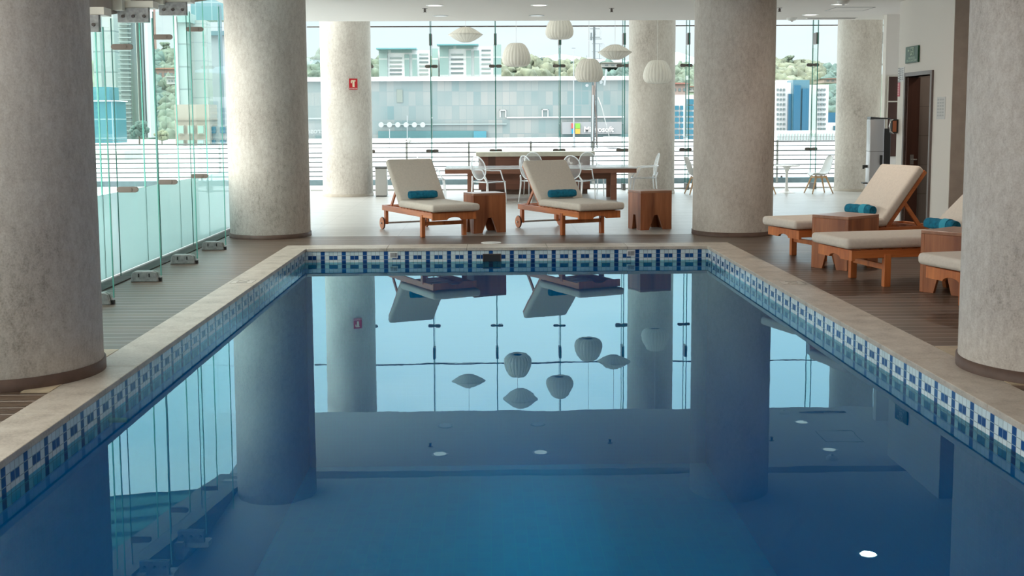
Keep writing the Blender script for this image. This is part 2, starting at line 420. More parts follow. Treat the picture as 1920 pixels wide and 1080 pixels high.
# right hand walls
WX = 5.95; DY0, DY1, DH = 15.27, 16.19, 2.10
b = MB(); b.box(WX, WX+.16, 14.6, DY0, 0, ZC).box(WX, WX+.16, DY1, 16.55, 0, ZC).box(WX, WX+.16, DY0, DY1, DH, ZC)
struct('wall_right_side', b, PLASTER)
struct('wall_corner', MB().box(WX+.001, 9.2, 14.585, 14.6, 0, ZC), BEAM)
struct('wall_behind', MB().box(-3.75, 9.2, -3.15, -3.0, 0, ZC), PLASTER)
struct('wall_side', MB().box(9.05, 9.2, -3, 14.58, 0, ZC), PLASTER)
b = MB(); b.box(6.44, 9.2, 18.5, 18.65, 0, 3.3); struct('wall_niche', b, PLASTER)
struct('wall_far_side', MB().box(9.9, 10.1, 18.65, 25.2, 0, 5.1), PLASTER)
# little tiled room behind the door
TILEG = m_facade('taupe wall tile', (.26, .225, .205), (.33, .30, .275), 1.2, .42, (.17, .15, .14), .02, .4, 1)
b = MB(); b.box(WX+1.25, WX+1.35, 14.7, 16.5, 0, 2.6).box(WX+.16, WX+1.25, 16.4, 16.5, 0, 2.6).box(WX+.16, WX+1.25, 14.65, 14.75, 0, 2.6).box(WX+.16, WX+1.3, 14.7, 16.5, 2.6, 2.65)
struct('wall_washroom', b, TILEG)
vz = thing('wash_counter', 'black wash counter seen inside the open doorway', 'counter', (WX+1.0, 15.4, 0))
MB().box(-.25, .25, -.6, .75, .72, .76).build('top', mat('black stone', (.03, .03, .03), .15), vz, bevel=.004)
MB().box(-.2, .25, -.55, .7, 0, .72).build('base', mat('charcoal panel', (.06, .06, .06), .4), vz)
DOORM = m_wood('dark red brown door', (.045, .018, .012), (.09, .038, .026), 2, .4, 8)
FRM = mat('grey brown metal frame', (.17, .14, .13), .4, .3)
b = MB(); fw_ = .055
b.box(WX-.03, WX+.17, DY0-fw_, DY0, 0, DH+fw_).box(WX-.03, WX+.17, DY1, DY1+fw_, 0, DH+fw_).box(WX-.03, WX+.17, DY0, DY1, DH, DH+fw_)
dr = struct('door_1', b, FRM, bevel=.004)
lf = MB(); lf.box(WX+.0, WX+.17, DY1-.055, DY1-.012, .01, DH-.01).build('leaf', DOORM, dr)
h = MB(); h.cyl((WX+.08, DY1-.055, .93), (WX+.08, DY1-.09, .93), .012).cyl((WX+.08, DY1-.09, .93), (WX+.14, DY1-.09, .93), .009); h.box(WX+.055, WX+.105, DY1-.06, DY1-.05, .86, 1.0)
h.build('handle', STEEL, dr)

# round concrete columns
def column(loc, r, h, label, ring, rh=.055):
    c = thing('concrete_column', label, 'column', (*loc, 0), 0, 'round concrete columns')
    b = MB(); b.lathe([(r, 0), (r, h)], 96); b.build('shaft', CONC, c)
    q = MB(); rr = r+.012
    q.lathe([(r, rh+.0), (rr, rh), (rr, 0.001)], 96); q.build('skirting_ring', ring, c)
    return c
R = .525
column((-2.88, 6.82), R, ZC, 'nearest concrete column on the left, overlapping the pool coping', RING, .07)
column((3.37, 6.66), R, ZC, 'nearest concrete column on the right, brighter, with cracked brown skirting', RING, .07)
column((-2.90, 15.16), R, ZC, 'concrete column at the far left corner of the pool, beside the glass wall', RING)
column((3.245, 15.06), R, ZC, 'concrete column behind the far right corner of the pool', RING)
cA = column((-2.88, 23.45), .51, 5.1, 'pale concrete column carrying the red fire extinguisher sign', RINGP)
column((3.38, 23.6), .475, 5.1, 'concrete column behind the single hanging lantern, at the end of the dining table', RINGP)
column((7.83, 24.1), .455, 5.1, 'farthest right concrete column, between white cafe chair and water dispenser', RINGP)
# grouping only says they are alike; each keeps its own label
# beam line behind columns at the ceiling
# red sign
def sgn():
    a = math.atan2(-1, .42); cx, cy = -2.88+.512*cos(a), 23.45+.512*sin(a)
    t = Vector((-sin(a), cos(a), 0)); nrm = Vector((cos(a), sin(a), 0))
    s = thing('fire_extinguisher_sign', 'small red fire extinguisher sign with white pictogram on pale column', 'sign', (0, 0, 0))
    o = Vector((cx, cy, 2.255))
    mt = frame_mtx(o+nrm*.01, t); s.matrix_world = mt
    MB().box(-.085, .085, -.11, .11, -.004, .004).build('panel', RED, s)
    p = MB(); p.box(-.045, .045, .055, .08, .004, .007); p.box(-.018, .024, -.055, .056, .004, .007); p.box(-.052, -.03, .02, .07, .004, .007)
    p.build('pictogram', mat('cream sign print', (.80, .68, .50), .5), s)
    text('lettering', 'EXTINTOR', .034, Matrix.Translation((0, -.088, .004)), mat('white sign print', (.8, .75, .7), .5), s, .001)
sgn()

# ------------------------------------------------------------------ glass walls
YG = 25.1
joints = [-2.61+1.39*k for k in range(9)]
edges = [-3.9]+joints+[10.0]
wi = 1
for a, c in zip(edges[:-1], edges[1:]):
    struct('window_%d' % wi, MB().box(a+.006, c-.006, YG, YG+.012, .02, 5.1), GBACK); wi += 1
struct('trim_4', MB().box(-3.9, 10.1, YG-.02, YG+.03, 3.545, 3.57), STEELD)
struct('trim_5', MB().box(-3.9, 10.1, YG-.03, YG+.05, .0, .03), STEEL)
def slot(mb, c, L, r, y, th):
    n = 12; pts = [(c[0]+L/2-r+r*cos(t), c[1]+r*sin(t)) for t in [(-PI/2+PI*i/n) for i in range(n+1)]]+[(c[0]-L/2+r+r*cos(t), c[1]+r*sin(t)) for t in [(PI/2+PI*i/n) for i in range(n+1)]]
    return mb.prism(pts, y, y+th)
fin0 = None
for i, x in enumerate(joints):
    lab = 'clamped glass fin of the far wall, %s' % ['beside the pale column with the red sign', 'left of the leftmost saucer lantern', 'beside the leftmost onion lantern',
        'below the highest onion lantern', 'left edge of the column by the dining table', 'right edge of the column by the dining table', 'hidden behind the column at the pool corner',
        'behind the round white cafe table and chair', 'behind the farthest right column'][i]
    if i: dup(fin0, (x, YG, 0), 0, lab, 'glass fins of the far wall'); continue
    f = fin0 = thing('glass_fin', lab, 'glass fin', (x, YG, 0), 0, 'glass fins of the far wall')
    MB().box(-.008, .008, -.40, -.03, .12, 5.1).build('pane', GFIN, f)
    MB().box(-.009, .009, -.408, -.40, .12, 5.1).build('polished_edge', GEDGE, f)
    MB().box(-.010, .010, -.028, -.002, .03, 5.1).build('seal', GEDGE, f)
    for z in (2.70, .866):
        q = MB(); slot(q, (-.075, z), .13, .035, -.06, .03); slot(q, (.075, z), .13, .035, -.06, .03); q.box(-.02, .02, -.09, -.03, z-.025, z+.025)
        q.build('clamp', STEELD, f)
    MB().box(-.028, .028, -.37, -.10, 3.13, 3.38).build('splice_plate', STEELD, f, bevel=.004)
    MB().box(-.03, .03, -.42, -.05, .0, .14).build('foot', KERB, f, bevel=.01)

# left glass wall with fins, frosted band and sloping stepped beam
XG = -3.65
fy = [8.07, 9.45, 10.83, 12.19, 13.52]
def ztop(y): return 2.43+(y-10.83)*.14
def quad_pane(y0, y1, z0, f=None):
    m_ = MB(); za, zb_ = (ztop(y0)+.08, ztop(y1)+.08) if f is None else (f, f)
    vs = [(x, y, z) for x in (XG, XG+.012) for y, z in ((y0, z0), (y1, z0), (y1, zb_), (y0, za))]
    return m_.add(vs, [(0, 1, 2, 3), (7, 6, 5, 4), (0, 4, 5, 1), (1, 5, 6, 2), (2, 6, 7, 3), (3, 7, 4, 0)])
ey = [-2.5, -1.1, .3, 1.7, 3.1, 4.5, 5.9]+[y for y in fy]+[14.9, 16.2]
for a, c in zip(ey[:-1], ey[1:]):
    w = quad_pane(a+.006, c-.006, .825).build('window_%d' % wi, GCLEAR, kind='structure'); wi += 1
    quad_pane(a+.006, c-.006, .03, .825).build('frosted_band', GFROST, w)
    if a > 5: quad_pane(c-.018, c-.006, .03).build('pane_edge', GEDGEL, w)
for a, c in ((16.2, 19.2), (19.2, 22.2), (22.2, 25.1)):
    struct('window_%d' % wi, MB().box(XG, XG+.012, a+.006, c-.006, .03, ZC if a < 19 else 5.1), GCLEAR); wi += 1
struct('trim_6', MB().box(XG-.02, -3.465, -2.5, 16.3, -.12, .012), KERB)
pst = MB().box(XG-.02, XG+.05, 16.2, 16.28, 0, ZC); struct('trim_7', pst, mat('pale painted post', (.55, .62, .68), .4))
b = MB()
vs = [(x, y, z) for x in (-3.95, -3.45) for y, z in ((-2.5, ztop(-2.5)+.08), (16.3, ztop(16.3)+.08), (16.3, ztop(16.3)+.42), (-2.5, ztop(-2.5)+.42))]
b.add(vs, [(0, 1, 2, 3), (7, 6, 5, 4), (0, 4, 5, 1), (1, 5, 6, 2), (2, 6, 7, 3), (3, 7, 4, 0)])
st = thing('sloping_beam', 'taupe beam sloping up above the left glass wall with cream stepped ledges', 'beam', (0, 0, 0))
b.build('beam', BEAM, st)
for y in fy[:-1]:
    z = ztop(y)+.135
    MB().box(-3.36, -3.10, y-.02, y+.16, z, z+.062).build('ledge', CREAM, st, bevel=.003)
    MB().box(-3.52, -3.36, y-.10, y+.16, z-.03, z+.16).build('block', CREAM, st, bevel=.003)
lf0 = None
labs = ['glass fin hidden by the nearest left column', 'glass fin with its foot cut off by the nearest left column', 'second glass fin from the nearest left column',
        'glass fin midway between the two left columns', 'last glass fin before the column at the pool corner']
for i, y in enumerate(fy):
    zt_ = ztop(y)
    f = thing('side_glass_fin', labs[i]+', left wall', 'glass fin', (0, y, 0), 0, 'glass fins of the left wall')
    MB().box(-3.50, -3.125, -.007, .007, .055, zt_+.04).build('pane', GFIN, f)
    MB().box(-3.125, -3.117, -.008, .008, .055, zt_+.04).build('front_edge', GEDGEL, f)
    MB().box(-3.505, -3.499, -.008, .008, .055, zt_+.04).build('rear_edge', GEDGE, f)
    pl = None if y > 13 else MB().box(-3.43, -3.145, -.028, -.008, zt_-.0, zt_+.135).box(-3.43, -3.145, .008, .028, zt_, zt_+.135).build('top_bracket', FITM, f, bevel=.003)
    for x in (-3.38, -3.285, -3.185):
        if pl: MB().cyl((x, -.045, zt_+.055), (x, -.028, zt_+.055), .014).build('bolt', STEELD, pl)
    for z in (zt_-.225, .876):
        q = MB(); slot(q, (-3.40, z), .20, .027, -.035, .022)
        q.cyl((-3.37, -.04, z), (-3.37, .03, z), .016); q.build('clamp', BRONZE, f)
    ft = MB().prism([(-3.135, 0), (-3.16, .085), (-3.19, .10), (-3.36, .10), (-3.385, .085), (-3.40, 0)], -.05, -.008).prism([(-3.135, 0), (-3.16, .085), (-3.19, .10), (-3.36, .10), (-3.385, .085), (-3.40, 0)], .008, .05).build('foot_bracket', FITM, f, bevel=.006)
    for x in (-3.32, -3.22): MB().box(x-.006, x+.006, -.054, -.05, .045, .08).build('slotted_hole', BLACK, ft)
    MB().box(-3.15, -3.118, -.02, .02, 0, .035).build('end_block', BLACK, f)

# ------------------------------------------------------------------ ceiling fittings
LEDM = mat('downlight glow', (.9, .88, .82), .4, emis=(1, .93, .8), estr=1.1)
DIM = mat('unlit downlight lens', (.55, .54, .52), .3)
lamps = [(-.745, 18.5, 0, 'rear left one before the hanging lanterns'), (.79, 18.5, 0, 'rear right one before the hanging lanterns'), (-.76, 16.85, 1, 'front left one nearer the pool'),
         (.765, 16.85, 1, 'front right one nearer the pool'), (5.2, 18.5, 1, 'above the cafe chairs on the right'), (5.17, 16.85, 1, 'near the doorway on the right'), (4.36, 12.65, 2, 'brightly lit, over the right hand loungers')]
for x, y, on, lab in lamps:
    l = thing('ceiling_downlight', 'round recessed downlight, '+lab, 'light', (x, y, ZC), 0, 'recessed downlights')
    MB().lathe([(.095, -.006), (.125, -.004), (.128, .0)], 40).build('rim', FITM if on == 0 else WHITE, l)
    mm = [DIM, LEDM, mat('bright downlight glow', (1, .9, .8), .4, emis=(1, .86, .66), estr=14)][on]
    MB().lathe([(0.0001, -.004), (.095, -.006)], 40).build('lens', mm, l)
for x, y, lab in [(-.93, 17.3, 'on the left, above the first lounger'), (1.87, 17.35, 'right of centre, above the end of the dining table'), (4.42, 17.4, 'behind the column at the pool corner')]:
    l = thing('sprinkler_head', 'small dark ceiling sprinkler '+lab, 'sprinkler', (x, y, ZC), 0, 'ceiling sprinklers')
    MB().cyl((0, 0, -.005), (0, 0, 0), .04, n=20).build('rosette', STEELD, l)
    q = MB(); q.cyl((0, 0, -.05), (0, 0, 0), .012).cyl((0, 0, -.058), (0, 0, -.052), .026).bar((-.018, 0, -.012), (-.012, 0, -.054), .005, .005).bar((.018, 0, -.012), (.012, 0, -.054), .005, .005)
    q.build('deflector', STEELD, l)
for x, y, lab in [(5.05, 19.05, 'at the far edge of the ceiling'), (5.08, 16.4, 'nearer, above the doorway side')]:
    l = thing('smoke_detector', 'round white smoke detector '+lab, 'smoke detector', (x, y, ZC))
    MB().lathe([(.09, 0), (.09, -.02), (.06, -.045), (.03, -.05), (.0001, -.05)], 32).build('housing', WHITE, l)
    MB().cyl((0, 0, -.065), (0, 0, -.05), .018).build('sensor', SILVER, l)
g_ = thing('ceiling_grille', 'slim linear air grille in the ceiling beside the far right column', 'vent', (5.72, 19.1, ZC))
MB().box(-.42, .42, -.06, .06, -.006, 0).build('frame', WHITE, g_)
q = MB()
for k in range(4): q.box(-.40, .40, -.045+k*.025, -.036+k*.025, -.009, -.006)
q.build('slot', STEELD, g_)
g2 = thing('ceiling_hatch', 'thin outlined access hatch in the ceiling near the doorway', 'hatch', (5.55, 17.6, ZC))
q = MB(); q.box(-.3, .3, -.3, -.288, -.003, 0).box(-.3, .3, .288, .3, -.003, 0).box(-.3, -.288, -.3, .3, -.003, 0).box(.288, .3, -.3, .3, -.003, 0); q.build('outline', STEELD, g2)
MB().box(-.288, .288, -.288, .288, -.002, 0).build('lid', CEILM, g2)

# ------------------------------------------------------------------ hanging lanterns
def lantern(kind, c, r, h, label):
    l = thing('hanging_lantern', label, 'pendant lamp', c, 0, 'white ribbed hanging lanterns')
    n = 24
    if kind == 'apple':
        prof = [(.30, .50), (.45, .49), (.62, .42), (.80, .26), (.94, .05), (1.0, -.14), (.98, -.28), (.88, -.40), (.70, -.48), (.45, -.50), (.30, -.475)]
    else:
        prof = [(.06, .5), (.25, .48), (.48, .38), (.70, .23), (.88, .08), (1.0, 0), (.88, -.1), (.70, -.25), (.48, -.39), (.25, -.48), (.06, -.5)]
    pr = [(a*r, z*h) for a, z in prof]
    sc = lambda a, z: 1-.035*(1-abs(sin(a*n/2)))-.0
    MB().lathe(pr, n*6, fun=sc).build('shade', LANT, l)
    q = MB()
    for k in range(n):
        a = 2*PI*k/n; q.tube([(p[0]*.968*cos(a), p[0]*.968*sin(a), p[1]) for p in pr], .0022, 4)
    if kind != 'apple': q.tube([(r*.99*cos(t), r*.99*sin(t), 0) for t in [2*PI*i/48 for i in range(48)]], .003, 4, True)
    q.build('wire_rib', LRIB, l)
    MB().lathe([(.0001, h*.5), (pr[0][0], h*.5), (pr[0][0], h*.485)], 24).build('top_cap', STEEL, l)
    MB().cyl((0, 0, h*.5), (0, 0, 5.1-c[2]), .004, n=6).build('cord', WHITE, l)
def LP(px, py, Y): return tuple(W(px, py, Y))
lantern('saucer', LP(873, 65, 21.4), .325, .28, 'saucer shaped lantern, leftmost, over the white office blocks')
lantern('apple', LP(968, 103, 20.9), .262, .42, 'onion shaped lantern right of the leftmost saucer lantern')
lantern('apple', LP(1049, 53, 21.3), .262, .40, 'highest onion shaped lantern, its top touching the ceiling edge')
lantern('apple', LP(1104, 132, 20.9), .262, .42, 'onion shaped lantern in front of the telecom mast')
lantern('saucer', LP(1153, 98, 21.5), .322, .285, 'saucer shaped lantern overlapping the left edge of a column')
lantern('apple', LP(1232.5, 135, 21.9), .272, .44, 'onion shaped lantern hanging alone in front of a column')
lantern('saucer', (.63, 23, 3.86), .36, .40, 'saucer lantern above the ceiling edge, seen only in the water')

# ------------------------------------------------------------------ sun loungers
def lounger(label, x, y, th, al, leg_dx=0, hx=-.738, grp='cream cushioned teak sun loungers'):
    t = thing('sun_lounger', label, 'sun lounger', (x, y, 0), th, grp)
    wf, zt_, zb_, c, fe = .311, .336, .262, .325, -1.42
    for s in (-1, 1):
        q = MB()
        if s: q.box(fe, c, s*wf-(.032 if s > 0 else 0), s*wf+(0 if s > 0 else .032), zb_, zt_)
        q.build('side_rail', TEAK, t, bevel=.004)
    arc = [(-wf+.0, zt_), (wf, zt_), (wf, zb_-.02), (.10, zb_-.02)]+[(.10*cos(a), zb_-.02+.035*sin(a)) for a in [PI*i/8 for i in range(9)]]+[(-.10, zb_-.02), (-wf, zb_-.02)]
    mt = Matrix(((0, 1, 0, 0), (1, 0, 0, 0), (0, 0, 1, 0), (0, 0, 0, 1)))
    MB().prism(arc, c-.002, c+.03, mt).build('front_rail', TEAKY, t, bevel=.003)
    MB().box(fe, fe+.04, -wf+.032, wf-.032, zb_, zt_).build('rear_rail', TEAK, t, bevel=.003)
    for s in (-1, 1):
        lx = leg_dx
        MB().box(lx-.03, lx+.035, s*.30-.022 if s < 0 else s*.30-.028, s*.30+.028 if s < 0 else s*.30+.022, 0, zb_+.03).build('leg', TEAKY, t, bevel=.004)
        MB().box(-1.385, -1.315, s*.275-.02, s*.275+.02, .07, zb_+.03).build('leg', TEAKY, t, bevel=.004)
    MB().box(leg_dx-.015, leg_dx+.015, -.29, .29, .15, .20).build('stretcher', TEAKY, t, bevel=.003)
    MB().cyl((-1.345, -.36, .085), (-1.345, .36, .085), .013).build('axle', STEEL, t)
    for s in (-1, 1):
        w = MB(); w.cyl((-1.345, s*.335-.012, .085), (-1.345, s*.335+.012, .085), .083, n=36); w.build('wheel', TEAKY, t, bevel=.003)
        w = MB(); w.tube([(-1.345+.084*cos(a), s*.335, .085+.084*sin(a)) for a in [2*PI*i/36 for i in range(36)]], .006, 6, True); w.cyl((-1.345, s*.335-.02, .085), (-1.345, s*.335+.02, .085), .009); w.build('tyre', BLACK, t)
    q = MB()
    for k in range(9): xx = c-.10-k*.115; q.box(xx-.035, xx+.035, -wf+.02, wf-.02, zt_-.012, zt_+.008)
    q.build('seat_slats', TEAK, t, bevel=.002)
    L = .69
    ca, sa = cos(al), sin(al)
    mb_ = Matrix.Translation((hx-.02, 0, zt_+.01)) @ Matrix.Rotation(al, 4, 'Y')   # local -x runs up the backrest
    q = MB()
    for s in (-1, 1): q.box(-L-.06, .02, s*.285-.016, s*.285+.016, -.022, .022, mb_)
    q.box(-L-.06, -L-.0, -.27, .27, -.018, .018, mb_)
    q.build('back_frame', TEAK, t, bevel=.003)
    q = MB()
    for k in range(7): q.box(-.08-k*.095-.03, -.08-k*.095+.03, -.27, .27, -.008, .010, mb_)
    q.build('back_slats', TEAK, t, bevel=.002)
    for s in (-1, 1):
        a = mb_ @ Vector((-.34, s*.25, -.02)); MB().bar(a, (a.x-.20*1.0-.02, s*.25, zt_-.01), .022, .045).build('prop', TEAK, t, bevel=.002)
    q = MB(); q.box(-1.20, -1.16, -.30, .30, zt_-.03, zt_+.0).build('prop_bar', TEAK, t)
    # cushions
    cc = .423; wc = .341; zc = .445; th_ = .095
    cu = MB(); cu.box(hx+.0, cc, -wc, wc, zc-th_, zc).build('seat_cushion', CUSH, t, bevel=.036, seg=5)
    mc = Matrix.Translation((hx+.01, 0, zc-th_*.55)) @ Matrix.Rotation(al, 4, 'Y')
    MB().box(-.72, .02, -wc, wc, -.018, .085, mc).build('back_cushion', CUSH, t, bevel=.036, seg=5)
    return t
LG = [('left one of the two teak loungers standing behind the pool', -.596, 14.947, -1.111, .87, 0),
      ('teak lounger behind the pool between two side tables', 1.291, 14.994, -1.138, .80, -.11),
      ('teak lounger with raised back in front of the open doorway', 3.517, 12.282, 3.436, .90, .04),
      ('teak lounger before the doorway lounger, its back cut off by the column', 3.518, 10.391, 3.342, .74, 0, -.88),
      ('teak lounger behind the near right column, only its cushion foot showing', 3.90, 8.72, 3.40, .88, 0)]
for a in LG: lounger(*a)
def towel(label, li, u, v, rot, dz=0, L=.40, plain=False):
    x, y, th = LG[li][1:4]; px_, py_ = x+u*cos(th)-v*sin(th), y+u*sin(th)+v*cos(th)
    t = thing('rolled_towel', label, 'towel', (px_, py_, .445+.068+dz), th+PI/2+rot, 'rolled teal towels')
    r = .062
    q = MB()
    # spiral cross-section swept along x
    n = 90; turns = 3.6; spi = []
    for i in range(n+1):
        a = i/n*turns*2*PI; rr = .008+(r-.008)*i/n; spi.append((rr*cos(a), rr*sin(a)))
    inn = [((math.hypot(*p)-.0105)/max(1e-4, math.hypot(*p))*p[0], (math.hypot(*p)-.0105)/max(1e-4, math.hypot(*p))*p[1]) for p in spi[10:]]
    o = spi[10:]; m_ = len(o); segs = 14
    vs = []
    for k in range(segs+1):
        xx = -L/2+L*k/segs; bulge = 1+.05*sin(k*1.7)*.6-.10*(abs(2*k/segs-1)**6)
        for p in o: vs.append((xx, p[0]*bulge, p[1]*bulge))
        for p in inn: vs.append((xx, p[0]*bulge, p[1]*bulge))
    fs = []; S = 2*m_
    for k in range(segs):
        for i in range(m_-1):
            fs.append((k*S+i, k*S+i+1, (k+1)*S+i+1, (k+1)*S+i)); fs.append((k*S+m_+i, (k+1)*S+m_+i, (k+1)*S+m_+i+1, k*S+m_+i+1))
        fs.append((k*S+m_-1, k*S+S-1, (k+1)*S+S-1, (k+1)*S+m_-1))
    for k in (0, segs):
        for i in range(m_-1): fs.append((k*S+i, k*S+m_+i, k*S+m_+i+1, k*S+i+1))
    q.add(vs, fs, True); q.build('terry_roll', TOWEL, t)
    if plain: return
    q = MB(); q.lathe([(r*1.015, -.05), (r*1.035, -.045), (r*1.035, .03), (r*1.015, .035)], 40, fun=None)
    o_ = q.build('woven_stripe', TOWEL2, t); o_.rotation_euler = (0, PI/2, 0); o_.location = (.08 if rot >= 0 else -.05, 0, 0)
towel('rolled teal towel on the left lounger behind the pool', 0, -.63, -.02, 0, plain=True)
towel('rolled teal towel on the right lounger behind the pool', 1, -.63, -.02, 0, plain=True)
towel('rolled teal towel on the farthest lounger of the right hand row', 2, -.60, .02, .12)
towel('rolled teal towel on the lounger cut off by the near right column', 3, -.74, .0, .1)

# ------------------------------------------------------------------ wooden side tables
def side_table(label, x, y, rz, w=.48, d=.34, h=.54):
    t = thing('side_table', label, 'side table', (x, y, 0), rz, 'chunky wooden side tables')
    def notch(L, top, th):
        k = .27*L
        return [(-L/2, 0), (-L/2+k, 0), (-.03, .205), (.03, .205), (L/2-k, 0), (L/2, 0), (L/2, top), (-L/2, top)]
    th = .035; tp = h-.03
    P_ = notch(w, tp, th)
    MB().prism(P_, -d/2, -d/2+th).build('front_panel', WALN, t, bevel=.003)
    MB().prism(P_, d/2-th, d/2).build('back_panel', WALN, t, bevel=.003)
    mt = Matrix(((0, 1, 0, 0), (1, 0, 0, 0), (0, 0, 1, 0), (0, 0, 0, 1)))
    P2 = notch(d-2*th, tp, th)
    for s in (-1, 1):
        a = s*w/2; MB().prism(P2, min(a, a-s*th), max(a, a-s*th), mt).build('side_panel', WALN, t, bevel=.003)
    MB().box(-w/2, w/2, -d/2, d/2, tp, h).build('top', m_top, t, bevel=.004)
    MB().box(-w/2+th, w/2-th, -d/2+th, d/2-th, .26, tp).build('core', WALN, t)
m_top = m_wood('reddish table top wood', (.28, .12, .065), (.50, .25, .15), 0, .3, 8)
def st_at(label, front, dirn, side, w, d):
    """front = near corner on the ground between the two visible faces, dirn = along the front face, side = along the left face"""
    a = math.atan2(dirn[1], dirn[0]); ex = Vector((cos(a), sin(a))); ey_ = Vector((-sin(a), cos(a)))
    c = Vector(front)+ex*w/2+ey_*d/2
    side_table(label, c.x, c.y, a, w, d)
st_at('chunky wooden side table between the two loungers behind the pool', (-.200, 15.235), (.438, .19), 0, .475, .36)
st_at('chunky wooden side table beside the column, right of the right poolside lounger', (2.085, 15.54), (.456, .17), 0, .485, .37)
st_at('chunky wooden side table behind the middle lounger of the right hand row', (3.555, 11.15), (.41, .32), 0, .53, .43)
st_at('chunky wooden side table cut off by the near right column', (4.02, 9.44), (.41, .32), 0, .53, .43)

# ------------------------------------------------------------------ dining table, bar counter, clear armchairs
t = thing('dining_table', 'long dining table with pale top and brown wooden apron and legs', 'table', (0, 0, 0))
MB().box(-.83, 2.82, 21.55, 22.75, .60, .625).build('tabletop', mat('glossy pale table top', (.60, .62, .64), .12), t, bevel=.003)
MB().box(-.82, 2.81, 21.56, 22.74, .52, .60).build('apron', WALNX, t)
for x in (-.40, 2.34):
    for y in (21.70, 22.50): MB().box(x, x+.11, y, y+.11, 0, .52).build('leg', WALNX, t, bevel=.003)
MB().box(-.40, 2.4, 22.12, 22.18, .38, .52).build('rail', WALNX, t)
t = thing('bar_counter', 'bar counter with concrete top and brown wood panelling behind the dining table', 'counter', (0, .15, 0))
PANEL = m_facade('brown plank panelling', (.15, .062, .04), (.235, .10, .065), 3.0, .10, (.07, .03, .02), .05, .45)
MB().box(-.25, 2.19, 23.25, 24.0, .785, .875).build('concrete_top', mat('beige cast concrete', (.50, .48, .40), .7, noise=.1), t, bevel=.004)
MB().box(-.20, 2.10, 23.33, 23.95, .10, .785).build('panelling', PANEL, t)
MB().box(-.15, 2.05, 23.38, 23.9, 0, .10).build('plinth', RING, t)

def acrylic_chair(label, x, y, face):
    """local +x = the way a sitter looks"""
    t = thing('clear_armchair', label, 'chair', (x, y, 0), face, 'clear acrylic armchairs')
    w, d, sz = .225, .21, .40
    N = 28
    cb = Vector((-.25, 0, .655)); tilt = .20
    def bp(a, k=1):
        yy_, zz = .185*sin(a)*k, .215*cos(a)*k
        return (cb.x-zz*tilt-.02*(1-(yy_/.19)**2), yy_, cb.z+zz)
    q = MB(); ring = [bp(2*PI*i/N) for i in range(N)]
    q.add([bp(0, 0)]+ring, [(0, i+1, (i+1) % N+1) for i in range(N)], True)
    bk = q.build('backrest', ACRYL, t); so = bk.modifiers.new('solid', 'SOLIDIFY'); so.thickness = .006
    MB().tube(ring, .010, 6, True).build('back_rim', ACRYLT, t)
    MB().box(-d, d, -w, w, sz-.015, sz+.012).build('seat', ACRYL, t, bevel=.006)
    MB().tube([(-d, -w, sz), (d, -w-.01, sz), (d+.01, w+.01, sz), (-d, w, sz)], .011, 6, True).build('seat_rim', ACRYLT, t)
    for s in (-1, 1):
        MB().tube([(d-.01, s*w, sz), (d+.01, s*(w+.005), .2), (d+.015, s*(w+.01), 0)], [.016, .013, .010], 6).build('leg', ACRYLT, t)
        MB().tube([(-.265, s*.15, .50), (-d-.01, s*(w-.03), sz), (-d-.03, s*(w-.03), .2), (-d-.075, s*(w-.03), 0)], [.014, .017, .013, .010], 6).build('leg', ACRYLT, t)
        MB().tube([(-.27, s*.175, .63), (-.16, s*.235, .615), (.0, s*.255, .61), (.07, s*.245, .605), (.10, s*.235, .56), (.15, s*.225, .46), (d-.02, s*w, sz)], .0115, 6).build('armrest', ACRYLT, t)
    return t
acrylic_chair('clear armchair at the left table end, half hidden by the left lounger', -1.06, 21.95, .1)
acrylic_chair('clear acrylic armchair turned sideways above the side table between the loungers', .0, 20.95, .78)
acrylic_chair('clear acrylic armchair partly hidden behind the left edge of the right poolside lounger', .90, 21.2, .62)
acrylic_chair('clear armchair before the bar counter, left of the two across the table', .98, 23.0, -PI/2+.25)
acrylic_chair('clear acrylic armchair to the right of the right poolside lounger back', 1.68, 21.2, 1.0)
acrylic_chair('clear armchair before the bar counter, right of the two across the table', 2.06, 23.0, -PI/2+.1)
acrylic_chair('clear armchair at the right table end in front of the column', 3.02, 22.2, PI)

